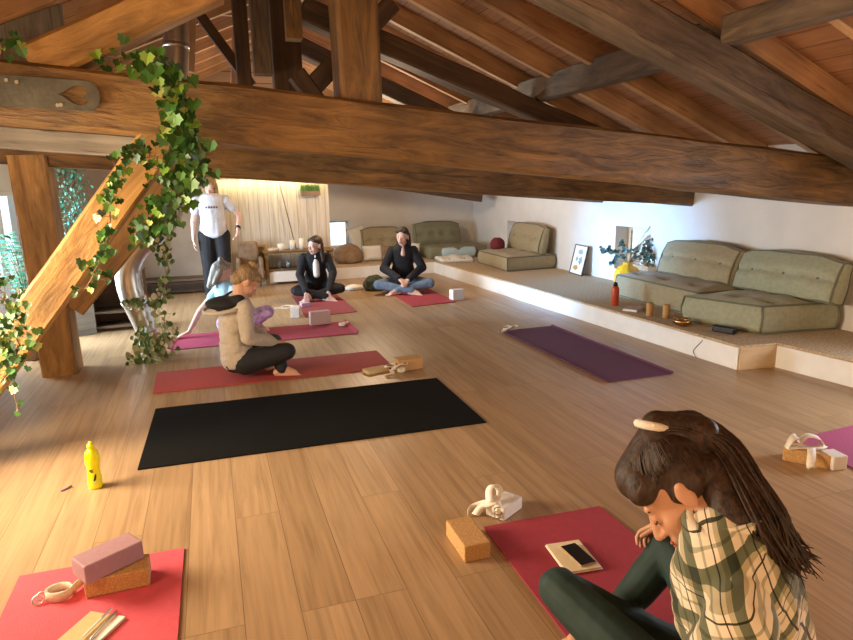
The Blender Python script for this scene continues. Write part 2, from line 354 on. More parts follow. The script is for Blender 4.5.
# raised platform
PF = [(3.93, 3.90), (4.27, 3.86), (4.40, 3.0), (4.60, 1.2), (5.35, 1.2), (5.3, 11.6), (1.85, 11.6), (1.85, 10.25), (3.58, 10.27)]
bm = bmesh.new(); prism(bm, PF, 0.0, .185); struct(obj('floor_platform', bm, M['ply']))
bm = bmesh.new(); prism(bm, PF, .186, .2); struct(obj('floor_platform_carpet', bm, M['carpet']))
def riser(n, a, b_, m, z1=.182):
    a, b_ = V((*a, 0)), V((*b_, 0)); d = (b_-a); L_ = d.length; ang = math.atan2(d.y, d.x)
    bm = bmesh.new(); B(bm, (0, -.014, .0), (L_, 0, z1), .002); return struct(obj('trim_%d' % n, bm, m, M4=Matrix.Translation(a) @ Matrix.Rotation(ang, 4, 'Z')))
riser(1, (3.58, 10.26), (3.93, 3.90), M['white']); riser(2, (3.93, 3.90), (4.27, 3.86), M['ply']); riser(3, (4.27, 3.86), (4.40, 3.0), M['white']); riser(4, (4.40, 3.0), (4.60, 1.2), M['white'])
riser(5, (1.85, 10.25), (3.58, 10.27), M['white'])
struct(box('baseboard_left', (-2.0, 9.93, 0), (-.06, 9.95, .08), M['panel_brown']))

# ------------------------------------------------------------------ timbers
def mid(a, b): return (V(a)+V(b))/2
Y1 = 3.9
def beam_by_face(name, tl, bl, tr, br, Y, depth, m, label, **k):
    a, b_, c, d = (at_y(*q, Y) for q in (tl, bl, tr, br))
    h0, h1 = (a-b_).length, (c-d).length; h = (h0+h1)/2
    return timber(name, mid(a, b_)+V((0, depth/2, 0)), mid(c, d)+V((0, depth/2, 0)), depth, h, m, label, taper=(h0/h, h1/h), **k)
beam_by_face('tie_beam', (-60, 50), (-60, 115), (880, 161), (880, 207), Y1, .28, M['beam'], 'long golden brown tie beam crossing the whole room in front, ivy over it', cuts=60, rough=.014, bev=.02)
beam_by_face('tie_beam', (-60, 112), (-60, 160), (696, 176), (696, 206), 5.85, .26, M['beam'], 'dark tie beam right behind and below the long front beam, ending at the white wall', cuts=50, rough=.014, bev=.02)
beam_by_face('tie_beam', (90, 140), (90, 168), (608, 178), (608, 203), 7.5, .24, M['beam'], 'middle tie beam of the three behind the long front one, ending above the picture frame', cuts=40)
beam_by_face('tie_beam', (300, 160), (300, 176), (483, 184), (483, 202), 10.4, .22, M['beam_dark'], 'short farthest tie beam, near the corner of the white walls', cuts=24)
# weathered plank under the front beam
a, b_ = at_y(-60, 122, 4.25), at_y(146, 139, 4.25)
timber('nailed_plank', a-V((0, 0, .055)), b_-V((0, 0, .055)), .10, .115, M['greywood'], 'grey weathered plank fixed under the left end of the long front beam', 'plank', cuts=12, bev=.004)
# king post of the front truss
timber('king_post', (.93, 4.05, 2.0), (.905, 4.05, 3.3), .25, .25, M['beam'], 'thick upright post standing on the long front beam', 'post', up=V((0, 1, 0)), bev=.02)
# principal rafters
pa, pb = at_y(588, -14, 3.5), at_y(853, 134, 3.5)
dirn = (pb-pa).normalized()
timber('principal_rafter', pa-dirn*1.9+V((0, .13, .0)), pb+dirn*.75+V((0, .13, .0)), .26, .235, M['beam_grey'], 'heavy cracked sloping beam nearest at upper right, carrying the purlin', rough=.02, bev=.02, cuts=40)
pa, pb = at_y(380, 40, 5.85), at_y(600, 126+10, 5.85); dirn = (pb-pa).normalized()
timber('principal_rafter', pa-dirn*.7+V((0, .12, 0)), pb+dirn*1.3+V((0, .12, 0)), .22, .19, M['beam_dark'], 'dark sloping beam between the front post and the second tie beam', rough=.014, bev=.016, cuts=30)
pa, pb = V((1.0, 7.6, 3.05)), V((4.9, 7.6, 1.4))
timber('principal_rafter', pa, pb, .2, .18, M['beam_dark'], 'sloping beam of the third truss, seen far back through the rafters', cuts=24)
# purlins
timber('purlin', (3.23, 3.62, 2.40), (3.23, 11.9, 2.40), .16, .22, M['beam_grey'], 'grey purlin running to the back of the room under the pale rafters', rough=.008, cuts=50)
timber('purlin', (3.23, 1.2, 2.425), (3.23, 3.49, 2.425), .16, .17, M['beam_grey'], 'nearest grey purlin end above the heavy cracked sloping beam, upper right', rough=.008, cuts=16)
timber('ridge_beam', (RX, -1.3, RZ+.02), (RX, 11.9, RZ+.02), .14, .2, M['beam_dark'], 'dark ridge beam at the top of the roof', cuts=30)
timber('purlin', (-1.35, -1.3, 2.32), (-1.35, 10.6, 2.32), .16, .2, M['beam_dark'], 'purlin under the left slope of the roof', cuts=30)
# common rafters
k = 0; proto = None
for k in range(14):
    y = 2.22+.69*k
    if y > 11.9: break
    if proto is None:
        x0, x1 = RX+.05, 5.16
        p0 = V((x0, y, slope_z(x0)+.085)); p1 = V((x1, y, slope_z(x1)+.085))
        proto = timber('rafter', p0, p1, .07, .168, M['rafter'], 'pale sawn pine rafter under the boards of the right roof slope', 'rafter', rough=.003, cuts=14, bev=.003, group='rafters of the right roof slope')
    else:
        o = proto.copy(); C.objects.link(o); o.location.y = y
proto = None
for k in range(13):
    y = 2.22+.69*k
    if y > 10.5: break
    if proto is None:
        x0, x1 = RX-.05, -3.0
        p0 = V((x0, y, RZ-.425*(RX-x0)+.085)); p1 = V((x1, y, RZ-.425*(RX-x1)+.085))
        proto = timber('rafter', p0, p1, .07, .168, M['rafter'], 'pine rafter under the boards of the left roof slope', 'rafter', rough=.003, cuts=14, bev=.003, group='rafters of the left roof slope')
    else:
        o = proto.copy(); C.objects.link(o); o.location.y = y
# strut of the front truss, upper left
timber('strut', at_y(38, 58, Y1)+V((-.05, .14, -.02)), at_y(215, -24, Y1)+V((0, .14, 0)), .2, .2, M['beam_gold'], 'sloping strut rising from the left end of the long front beam', 'beam', rough=.012, bev=.02)
# truss 2 uprights and braces behind the front beam
def up2(name, x0, x1, ybot, ytop, Y, m, label, dep=.14):
    a = at_y((x0+x1)/2, ybot, Y); b_ = at_y((x0+x1)/2, ytop, Y); w_ = (at_y(x1, ybot, Y)-at_y(x0, ybot, Y)).length
    b_.x = a.x; timber(name, a, b_, w_, dep, m, label, 'post', up=V((0, 1, 0)), cuts=12, bev=.006, rough=.004)
up2('upright_timber', 254, 272, 75, -40, 5.7, M['beam_grey'], 'grey upright timber with a pale edge behind the long front beam')
up2('upright_timber', 238, 252, 90, -40, 5.9, M['beam_dark'], 'thin dark upright behind the long front beam, beside the diagonal batten')
up2('upright_timber', 286, 302, 40, -40, 5.3, M['beam'], 'short hanging timber between the two groups of posts')
up2('king_post', 276, 304, 120, -50, 5.95, M['beam_dark'], 'dark king post of the second truss, behind the short hanging timber', .2)
timber('brace', at_y(300, 100, 5.75), at_y(392, 4, 5.75), .14, .16, M['beam_dark'], 'dark brace rising to the right behind the front king post', cuts=12)
timber('brace', at_y(330, 120, 5.4), at_y(296, 74, 5.4), .12, .14, M['beam_dark'], 'short dark brace crossing low behind the front king post', cuts=8)
timber('batten', at_y(196, 10, 6.6), at_y(252, 86, 6.6), .05, .09, M['beam_dark'], 'dark diagonal batten against the gable boards', 'batten', cuts=6, bev=.004)
timber('batten', at_y(235, 90, 8.2), at_y(237, 10, 8.2), .05, .10, M['rafter'], 'pale upright batten against the gable boards', 'batten', up=V((1, 0, 0)), cuts=6, bev=.004)
timber('batten', at_y(204, 11, 7.4), at_y(246, 13, 7.4), .05, .07, M['rafter'], 'pale level batten near the top of the gable boards', 'batten', cuts=6, bev=.004)
timber('batten', at_y(190, 72, 7.0), at_y(192, 10, 7.0), .05, .08, M['rafter'], 'pale upright batten beside the steel flue', 'batten', up=V((1, 0, 0)), cuts=6, bev=.004)
timber('batten', at_y(66, 60, 6.6), at_y(72, -20, 6.6), .05, .10, M['greywood'], 'pale batten behind the sloping strut at upper left', 'batten', up=V((1, 0, 0)), cuts=6, bev=.004)
# old grey trunk-like post at upper left
timber('hewn_post', at_y(40, 70, 5.2), at_y(28, -30, 5.2), .34, .3, M['greywood'], 'old grey hewn post with peeling bark at upper left', 'post', up=V((0, 1, 0)), rough=.05, cuts=24)
# braces and post under the beams at left
def slab_quad(name, q, Y, depth, m, label, **k):
    p0 = mid(at_y(*q[0], Y), at_y(*q[1], Y)); p1 = mid(at_y(*q[2], Y), at_y(*q[3], Y))
    d = (p1-p0).normalized(); w_ = abs((at_y(*q[0], Y)-at_y(*q[1], Y)).dot(V((-d.z, 0, d.x))))
    timber(name, p0+V((0, depth/2, 0)), p1+V((0, depth/2, 0)), depth, w_, m, label, **k)
slab_quad('knee_brace', [(-112, 480), (-112, 550), (140, 130), (180, 144)], Y1+.03, .2, M['beam_gold'], 'broad golden brace sloping from the long front beam down past the post', rough=.012, bev=.016)
slab_quad('knee_brace', [(58, 290), (78, 322), (164, 168), (192, 168)], 5.85, .18, M['beam_gold'], 'golden brace between the upright post and the second tie beam', rough=.01, bev=.014)
pw = .27
timber('wood_post', (-1.285, 5.95, 0), (-1.30, 5.95, 1.78), .27, .27, M['beam_gold'], 'upright golden oak post with a long crack standing on the floor', 'post', up=V((0, 1, 0)), bev=.014, rough=.008)
timber('lintel', at_y(38, 146, 5.85)+V((0, .1, 0)), at_y(150, 154, 5.85)+V((0, .1, 0)), .12, .11, M['beam_gold'], 'level golden rail between the post and the knee brace', cuts=8)

# steel plate with a heart cut out, screwed to the front beam
pc = thing('steel_plate', 'flat grey steel plate with a heart cutout screwed to the front beam', 'plate', at_y(40, 87, Y1-.012))
a = at_y(-60, 86, Y1-.016)-pc.location; e = at_y(100, 97, Y1-.016)-pc.location
dx = (e-a).normalized(); dz = V((-dx.z, 0, dx.x)); hw = .075; L_ = (e-a).length
def heart(t):   # pointed to the left, lobes to the right
    x = 16*math.sin(t)**3; y = 13*math.cos(t)-5*math.cos(2*t)-2*math.cos(3*t)-math.cos(4*t); return (y, x)
hc = L_-.115; hp = [(hc+p[0]*.0048, p[1]*.0031) for p in (heart(2*PI*k/40) for k in range(40))]
bm = bmesh.new()
outer = [(0, -hw), (L_-.06, -hw)]+[(L_-.06+.06*math.sin(t*PI/12), -hw*math.cos(t*PI/12)) for t in range(1, 12)]+[(L_-.06, hw), (0, hw)]
def ring_verts(pts, off): return [bm.verts.new(a+dx*p[0]+dz*p[1]+V((0, off, 0))) for p in pts]
for off in (0, .008):
    ov, hv = ring_verts(outer, off), ring_verts(hp, off)
    es = [bm.edges.new((v[i], v[(i+1) % len(v)])) for v in (ov, hv) for i in range(len(v))]
    bmesh.ops.triangle_fill(bm, edges=es, use_beauty=True)
    if off == 0: o1, h1 = ov, hv
    else:
        for u, w_ in ((o1, ov), (h1, hv)):
            for i in range(len(u)): j = (i+1) % len(u); bm.faces.new((u[i], u[j], w_[j], w_[i]))
obj('plate', bm, M['plate'], pc)
for s_, t_ in ((.33, .045), (.52, -.052), (L_-.2, -.055), (L_-.42, .05)):
    bm = bmesh.new(); c = a+dx*s_+dz*t_+V((0, -.006, 0)); tube(bm, [c, c+V((0, .01, 0))], [.009, .011], 10); obj('screw', bm, M['steel'], pc)

# ------------------------------------------------------------------ stainless flue
fl = thing('stove_flue', 'shiny stainless steel pipe bending up from the floor through the ivy', 'pipe', (-.64, 6.2, 0))
FY = 6.25
def fp(x, y): return at_y(x, y, FY)-fl.location
path = smooth_path([fp(150, 352), fp(147, 333), fp(139, 312), fp(130, 290), fp(128, 268), fp(137, 249), fp(152, 236), fp(166, 220), fp(174, 198), fp(176, 170), fp(176, 100), fp(176, 20), fp(176, -45)], 6)
rad = [.070 if i < 6 else (.085 if i < 18 else .105) for i in range(len(path))]
bm = bmesh.new(); tube(bm, path, [.075+.03*min(1, i/14) for i in range(len(path))], 20); obj('pipe', bm, M['steel'], fl, True)
for (x, y) in ((147, 333), (134, 300), (158, 230), (176, 120), (176, 50)):
    c = fp(x, y); i = min(range(len(path)), key=lambda j: (path[j]-c).length); d = (path[min(i+1, len(path)-1)]-path[max(i-1, 0)]).normalized()
    bm = bmesh.new(); rr = .075+.03*min(1, i/14); tube(bm, [path[i]-d*.02, path[i]+d*.02], [rr+.007, rr+.007], 20); obj('collar', bm, M['steel'], fl, True)
bm = bmesh.new(); c = fp(151, 362); c.z = -fl.location.z; lathe(bm, [(.09, 0), (.09, .015), (.078, .02), (.078, .13), (.01, .13)], 20, (c.x, c.y, 0)); obj('foot', bm, M['black_metal'], fl, True)

# ------------------------------------------------------------------ plants
IVY = [(0, -.12), (.30, -.42), (.52, -.22), (.80, -.05), (.60, .22), (.58, .52), (.30, .58), (0, 1.0), (-.30, .58), (-.58, .52), (-.60, .22), (-.80, -.05), (-.52, -.22), (-.30, -.42)]
OVAL = [(0, -.5), (.28, -.3), (.4, 0), (.28, .3), (0, .5), (-.28, .3), (-.4, 0), (-.28, -.3)]
def leaf(bm, c, nrm, up, s, shape=IVY, fold=.15):
    nrm = nrm.normalized(); y = up-nrm*up.dot(nrm)
    if y.length < 1e-3: y = V((1, 0, 0)).cross(nrm)
    y.normalize(); x = y.cross(nrm)
    cc = bm.verts.new(c-nrm*fold*s*.4)
    vs = [bm.verts.new(c+x*px*s*.6+y*py*s*.6+nrm*fold*s*(abs(px)-.3)) for px, py in shape]
    for i in range(len(vs)): bm.faces.new((cc, vs[i], vs[(i+1) % len(vs)]))
def rv(a=1): return V((rnd.uniform(-1, 1), rnd.uniform(-1, 1), rnd.uniform(-1, 1)))*a
def vine(name, label, paths, m, loc, shape=IVY):
    """paths: (points, n leaves, spread, size)"""
    t = thing(name, label, 'plant', loc); t0 = t.location
    bs, bl = bmesh.new(), bmesh.new()
    for pts, n, spread, size in paths:
        sp = smooth_path([V(p)-t0 for p in pts], 6)
        for q in range(3 if spread > .05 else 1): tube(bs, [p+rv(spread*.35) for p in sp], .0035, 5)
        for i in range(n):
            p = sp[int(rnd.random()*(len(sp)-1))]
            q = p+V((rnd.gauss(0, spread), rnd.gauss(0, spread*.6)-.02, rnd.gauss(0, spread)))
            tube(bs, [p, (p+q)/2+rv(.006), q], .0014, 4)
            leaf(bl, q, V((rnd.uniform(-.7, .7), -1, rnd.uniform(-.2, .9))), V((rnd.uniform(-.6, .6), 0, -1)), size*rnd.uniform(.55, 1.25), shape, rnd.uniform(0, .3))
    obj('stem', bs, M['stem'], t); obj('leaves', bl, m, t, False)
    return t
Yf = 3.82
P_ = lambda x, y, Y: tuple(at_y(x, y, Y))
vine('ivy_vine', 'large-leaved green ivy trailing over the front beam and hanging down before it', [
    ([P_(92, 58, 4.0), P_(120, 56, 3.95), P_(145, 64, 3.85), P_(160, 78, 3.8)], 60, .035, .072),
    ([P_(160, 66, 3.8), P_(172, 95, 3.78), P_(180, 125, 3.78), P_(190, 150, 3.8), P_(186, 180, 3.85)], 150, .05, .088),
    ([P_(186, 170, 3.85), P_(176, 200, 3.9), P_(158, 212, 3.95), P_(140, 232, 4.0)], 110, .05, .08),
    ([P_(150, 150, 3.8), P_(168, 180, 3.82), P_(180, 205, 3.85)], 44, .05, .066),
    ], M['leaf_ivy'], P_(178, 140, 3.85))
vine('ivy_vine', 'yellow-green ivy strand climbing along the broad golden knee brace', [
    ([P_(138, 142, 3.8), P_(124, 165, 3.8), P_(112, 190, 3.8), P_(108, 222, 3.78), P_(104, 252, 3.78), P_(92, 275, 3.8)], 84, .026, .058),
    ([P_(104, 240, 3.8), P_(96, 272, 3.82), P_(84, 290, 3.85)], 20, .025, .045)], M['leaf_ivy'], P_(110, 200, 3.8))
vine('ivy_vine', 'dense ivy clump at the foot of the golden knee brace, edge of the room', [
    ([P_(-12, 285, 3.7), P_(8, 300, 3.7), P_(20, 330, 3.7), P_(12, 360, 3.7), P_(-6, 385, 3.7)], 130, .05, .052),
    ([P_(-12, 330, 3.68), P_(4, 350, 3.68)], 50, .05, .05), ([P_(12, 372, 3.7), P_(16, 398, 3.7), P_(17, 412, 3.7)], 7, .012, .045)], M['leaf_ivy'], P_(6, 340, 3.7))
vine('ivy_vine', 'small sprig of ivy above the left end of the steel plate', [([P_(-8, 50, 3.85), P_(8, 44, 3.85), P_(22, 40, 3.85)], 20, .03, .055)], M['leaf_ivy'], P_(5, 45, 3.85))
vine('variegated_vine', 'cream-edged vine wound round the lower bend of the steel pipe', [
    ([P_(128, 300, 6.1), P_(146, 305, 6.05), P_(162, 295, 6.1), P_(168, 262, 6.15), P_(160, 244, 6.15)], 105, .04, .09),
    ([P_(138, 330, 6.1), P_(152, 345, 6.0), P_(166, 340, 6.1), P_(163, 310, 6.1)], 120, .05, .10),
    ([P_(135, 360, 6.0), P_(150, 362, 5.98), P_(164, 356, 6.05)], 80, .04, .09),
    ([P_(168, 226, 6.1), P_(150, 236, 6.1), P_(136, 240, 6.1)], 80, .05, .10)], M['leaf_var'], (-.62, 6.05, .02), OVAL)
# hanging plant between post and brace, teal light painted into its leaves
vine('hanging_plant', 'fine hanging plant coloured as if teal-lit, seen between the golden post and brace', [
    ([P_(58, 155, 7.6), P_(66, 180, 7.6), P_(72, 215, 7.6), P_(66, 232, 7.6)], 240, .09, .05), ([P_(76, 152, 7.6), P_(74, 190, 7.6), P_(76, 222, 7.6)], 200, .06, .05)], M['leaf_teal_lit'], P_(66, 160, 7.6), OVAL)
def fern(name, label, loc, h, n, m, pot=(.12, .16), spread=.35, size=.06, potm='brownfab'):
    t = thing(name, label, 'plant', loc); bm = bmesh.new(); r, ph = pot
    lathe(bm, [(r*.7, 0), (r, ph), (r*.9, ph), (r*.85, ph-.02), (.001, ph-.02)], 20); obj('pot', bm, M[potm], t, True)
    bl, bs = bmesh.new(), bmesh.new()
    for i in range(n):
        a_ = rnd.uniform(0, 2*PI); s_ = rnd.uniform(.3, 1)*spread; hh = h*rnd.uniform(.7, 1.05)
        pts = [V((math.cos(a_)*s_*u**1.5, math.sin(a_)*s_*u**1.5, ph-.02+(hh*(u*1.6-.75*u*u)))) for u in [k/9 for k in range(10)]]
        tube(bs, pts, .003, 4)
        for j, p in enumerate(pts[2:]):
            d = (pts[min(j+3, 9)]-pts[j+1]).normalized()
            for sg in (-1, 1):
                sd = d.cross(V((0, 0, 1))).normalized()*sg; leaf(bl, p+sd*size*.5, V((0, 0, 1))+rv(.3), sd+d*.4, size*rnd.uniform(.8, 1.2), OVAL, .1)
    obj('stem', bs, M['stem'], t); obj('leaves', bl, m, t); return t
fern('potted_fern', 'arching fern coloured as if lit bright teal in a pot at the left window', (-1.62, 6.55, 0), 1.0, 26, M['leaf_teal_lit'], (.16, .34), .42, .10)
fern('potted_plant', 'green bushy plant just left of the golden post', (-1.62, 7.6, 0), 1.15, 26, M['leaf_ivy'], (.15, .4), .26, .09)

# ------------------------------------------------------------------ yoga mats
def mat(label, pts, m, group=None, curl=None, stripe=None):
    c = V((sum(p[0] for p in pts)/4, sum(p[1] for p in pts)/4, 0)); th = .006
    bm = bmesh.new(); nu, nv = 40, 14
    def P(u, v):
        a_ = V((*pts[0], 0)).lerp(V((*pts[1], 0)), u); b2 = V((*pts[3], 0)).lerp(V((*pts[2], 0)), u); p = a_.lerp(b2, v)-c
        z = .0015+abs(noise.noise(V((p.x*2.3, p.y*2.3, c.x))))*.003
        if curl: z += curl*max(0, (abs(u-.5)-.47)/.03)**2
        p.z = z; return p
    g0 = [[bm.verts.new(P(i/nu, j/nv)) for j in range(nv+1)] for i in range(nu+1)]; g1 = [[bm.verts.new(v.co+V((0, 0, th))) for v in r] for r in g0]
    for g in (g0, g1):
        for i in range(nu):
            for j in range(nv): bm.faces.new((g[i][j], g[i+1][j], g[i+1][j+1], g[i][j+1]))
    for i in range(nu):
        for j in (0, nv): bm.faces.new((g0[i][j], g0[i+1][j], g1[i+1][j], g1[i][j]))
    for j in range(nv):
        for i in (0, nu): bm.faces.new((g0[i][j], g0[i][j+1], g1[i][j+1], g1[i][j]))
    o = obj('yoga_mat', bm, m); o.location = c; tag(o, label, 'yoga mat', group); return o
def zz(x, y): p = at_z(x, y); return (p.x, p.y)
mat('wide black exercise mat lying alone in the middle of the floor', [zz(155.6, 409.7), zz(436.6, 378.8), zz(486.3, 423.1), zz(137.6, 470.7)], M['black_mat'])
mat('red yoga mat under the woman in the cream hooded jacket', [zz(156.8, 373.4), zz(376.6, 351.3), zz(394.1, 368.3), zz(153, 394.2)], M['red_mat'])
mat('pinkish red yoga mat behind the cream hooded woman, under the girl in blue', [(-.44, 6.98), (1.36, 6.96), (1.37, 6.33), (-.48, 6.35)], M['pink_mat'], curl=.02)
mat('dark red yoga mat in front of the woman in the black jacket', [(1.0, 8.95), (1.6, 8.95), (1.6, 7.46), (.97, 7.36)], M['dark_red_mat'])
mat('crimson yoga mat in front of the woman in blue jeans', [(2.32, 9.2), (2.94, 9.2), (2.93, 7.58), (2.31, 7.48)], M['crimson_mat'])
mat('empty dark purple yoga mat on the right side of the floor', [(2.74, 5.86), (3.35, 5.86), (3.38, 3.99), (2.76, 3.99)], M['purple_mat'], curl=.015)
mat('crimson yoga mat under the woman in the plaid shirt, notebook on it', [(1.05, 2.40), (1.64, 2.38), (1.64, .56), (1.0, .56)], M['crimson_mat'])
mat('coral red yoga mat carrying the mauve block, bottom left corner', [(-.84, 2.70), (-.22, 2.69), (-.23, .9), (-.84, .9)], M['coral_mat'])
mat('magenta yoga mat mostly cut off at the right edge', [(3.14, 2.66), (3.66, 2.70), (3.66, .9), (3.02, .88)], M['magenta_mat'])

# ------------------------------------------------------------------ blocks, straps and small things
def block(label, loc, rz, size, m, z=0, group=None, ry=0, name='yoga_block'):
    bm = bmesh.new(); B(bm, (-size[0]/2, -size[1]/2, 0), (size[0]/2, size[1]/2, size[2]), min(.006, size[2]*.2)); o = obj(name, bm, m)
    o.location = (loc[0], loc[1], z); o.rotation_euler = (0, ry, rz); return tag(o, label, 'yoga block', group)
def strap(label, loops, m, loc, w=.038, buckle=None, cat='strap', name='yoga_strap'):
    """loops: list of point lists relative to loc; band stands with its width along 'up'"""
    t = thing(name, label, cat, loc); bm = bmesh.new()
    for pts, up in loops: ribbon(bm, smooth_path(pts, 6), w, .003, V(up))
    obj('webbing', bm, m, t, True)
    if buckle:
        for q in buckle:
            bm = bmesh.new(); q = V(q); n = 16
            tube(bm, [q+V((.02*math.cos(2*PI*k/n), .012*math.sin(2*PI*k/n), .012*math.sin(2*PI*k/n))) for k in range(n+1)], .0028, 6); obj('buckle', bm, M['steel'], t, True)
    return t
def circ(r, z=.02, a0=0, a1=2*PI, n=12, c=(0, 0), sq=1, zw=0): return [(c[0]+r*math.cos(a0+(a1-a0)*k/n), c[1]+r*sq*math.sin(a0+(a1-a0)*k/n), z+zw*math.sin(3*PI*k/n)) for k in range(n+1)]
# bottom-left pile
pa = at_z(78, 600); e1 = at_z(85, 600, .008); e2 = at_z(151, 586, .008); ang = math.atan2(e2.y-e1.y, e2.x-e1.x); nrm = V((-math.sin(ang), math.cos(ang), 0))
cc = (e1+e2)/2+nrm*.058
block('brown cork block lying on the coral mat under the mauve block', (cc.x, cc.y), ang, (.225, .115, .075), M['cork'], .0095)
mc = [at_z(x_, y_, .161) for x_, y_ in ((66.9, 556.6), (88.4, 567.8), (145, 541.6), (125, 531))]; mo = sum(mc, V())/4; me_ = mc[2]-mc[1]; mang = math.atan2(me_.y, me_.x)
block('mauve foam block lying askew on top of the brown cork block', (mo.x, mo.y), mang, (.225, .115, .075), M['mauve'], .086)
strap('coiled cream cotton strap with a metal buckle beside the brown cork block', [(circ(.045, .021, .3, 2*PI+.3, 14, sq=.8)+circ(.039, .021, .3, 2*PI-1.0, 12, sq=.8)[1:], (0, 0, 1)), ([(.045, .0, .021), (.062, .03, .024), (.085, .065, .024)], (0, 0, 1))], M['strap'], tuple(at_z(60, 597, .009)), .036, [(-.055, -.005, .02), (-.068, -.018, .016)])
nb = thing('notebook', 'kraft paper notebook with pens on it at the bottom left', 'notebook', tuple(at_z(88, 634, .01)), math.atan2(*(lambda a, b: ((b-a).y, (b-a).x))(at_z(50, 640, .01), at_z(90, 606, .01))))
bm = bmesh.new(); B(bm, (-.11, -.075, 0), (.10, .075, .006), .001); obj('cover', bm, M['kraft'], nb)
bm = bmesh.new(); B(bm, (-.108, -.073, .0065), (.098, -.045, .010)); obj('pages', bm, M['page'], nb)
def pen(label, a, b_, m, r=.004, z=0):
    a, b_ = V(a), V(b_); t = thing('pen', label, 'pen', tuple(a)); bm = bmesh.new(); d = b_-a
    tube(bm, [V((0, 0, 0)), d*.04, d*.9, d], [r*.4, r, r, r*.7], 10); obj('barrel', bm, m, t, True)
    _, y, z_ = frame_of(d); bm = bmesh.new(); ribbon(bm, [d*.62+z_*r*1.3, d*.97+z_*r*1.3], .003, .001, y); obj('clip', bm, M['steel'], t); return t
pen('white ballpoint pen lying along the edge of the kraft notebook', at_z(82, 638, .024), at_z(112, 608, .024), M['page'])
pen('silver pen lying beside the white pen at the edge of the notebook', at_z(90, 640, .024), at_z(117, 611, .024), M['steel'], .0045)
pen('small violet pen lying on the floor left of the yellow bottle', at_z(61, 491, .005), at_z(72, 486, .005), plain('violet', (.22, .10, .35), .5), .004)
# yellow bottle
bt = thing('water_bottle', 'bright yellow plastic drink bottle standing on the floor', 'bottle', (-.675, 3.47, 0), .4)
bm = bmesh.new(); lathe(bm, [(.001, 0), (.030, 0), (.035, .01), (.035, .055), (.031, .085), (.030, .11), (.035, .14), (.036, .17), (.030, .198), (.016, .215), (.014, .222), (.001, .222)], 28)
yl = plain('yellow_drink', (.86, .78, .0), .18, .06, 12, spec=.6); obj('bottle_body', bm, yl, bt, True)
bm = bmesh.new(); lathe(bm, [(.001, .222), (.018, .222), (.018, .238), (.009, .242), (.009, .252), (.001, .252)], 20); obj('cap', bm, yl, bt, True)
def wraplabel(bt, r, z0, z1, a0, a1, m, name, n=8):
    bm = bmesh.new(); g = [[bm.verts.new((r*math.cos(a0+(a1-a0)*i/n), r*math.sin(a0+(a1-a0)*i/n), z)) for z in (z0, z1)] for i in range(n+1)]
    for i in range(n): bm.faces.new((g[i][0], g[i+1][0], g[i+1][1], g[i][1]))
    return obj(name, bm, m, bt)
wraplabel(bt, .0362, .03, .055, 3.9, 5.6, plain('label_yellow', (.75, .72, .05), .4), 'bottle_label')
LB = -PI/2-.25-.4
def glyph(rects, r, name='printed_mark'):
    for (u0, z0, u1, z1) in rects:
        bm = bmesh.new(); n = 4; a0, a1 = LB+u0/r, LB+u1/r
        g = [[bm.verts.new((r*math.cos(a0+(a1-a0)*i/n), r*math.sin(a0+(a1-a0)*i/n), z)) for z in (z0, z1)] for i in range(n+1)]
        for i in range(n): bm.faces.new((g[i][0], g[i+1][0], g[i+1][1], g[i][1]))
        obj(name, bm, M['black'], bt)
glyph([(-.012, .100, .010, .1045), (-.012, .108, .010, .1125), (-.004, .0955, .012, .098), (-.010, .155, .010, .158)], .0325)
glyph([(.008, .05, .018, .055), (.010, .055, .021, .062), (.012, .062, .023, .07), (.015, .07, .024, .078), (.018, .078, .025, .086)], .0362)
# near cork block + strap block
e1 = at_z(464.5, 563); e2 = at_z(490.5, 558); e3 = at_z(446, 535.5)
ang = math.atan2(e3.y-e1.y, e3.x-e1.x)
block('large cork block on the floor at the corner of the plaid woman\'s mat', ((e2.x+e3.x)/2, (e2.y+e3.y)/2), ang, (.225, .115, .075), M['cork'])
wl = at_z(510, 527, 0)
block('white-ended cork block under the cream strap, beyond the large cork block', (1.20, 2.50), .55, (.16, .10, .06), M['foam_white'], .002)
strap('cream cotton strap looped in a bow over the white-ended block', [
    ([(-.11, -.02, .03), (-.06, .01, .05), (-.01, -.01, .07), (.03, .02, .075), (.09, .03, .065), (.11, .0, .045)], (.2, 1, .3)),
    ([(-.03, .0, .065), (-.02, .03, .11), (.01, .045, .125), (.035, .03, .10), (.01, 0, .07)], (.5, -.6, .3)),
    ([(-.13, .02, .02), (-.10, .05, .025), (-.06, .04, .04), (-.02, 0, .065)], (0, 0, 1)),
    ([(0, -.01, .068), (.0, -.055, .05), (-.01, -.065, .015)], (1, 0, 0))], M['strap_white'], (1.15, 2.49, .002), .036, [(-.015, -.06, .05), (-.02, -.066, .034)])
# notebook with phone
cN = at_z(573, 557.5, .012); eN = at_z(590, 541, 0.012)-at_z(543, 548, .012); an = math.atan2(eN.y, eN.x)
nb = thing('notebook', 'cream notebook under the phone on the plaid woman\'s mat', 'notebook', tuple(cN), an)
bm = bmesh.new(); B(bm, (-.078, -.105, 0), (.078, .105, .004), .0015); obj('cover', bm, M['page'], nb)
bm = bmesh.new(); B(bm, (-.075, -.102, .004), (.074, .102, .011), .0015); obj('pages', bm, M['paper'], nb)
ph = thing('smartphone', 'black phone lying face up on the cream notebook', 'phone', tuple(at_z(578, 555.5, .0245)), an+.15)
bm = bmesh.new(); B(bm, (-.037, -.075, 0), (.037, .075, .008), .003); obj('phone_body', bm, plain('phone_case', (.45, .3, .15), .3), ph)
bm = bmesh.new(); B(bm, (-.0345, -.0725, .0082), (.0345, .0725, .0088)); obj('screen', bm, M['black'], ph)
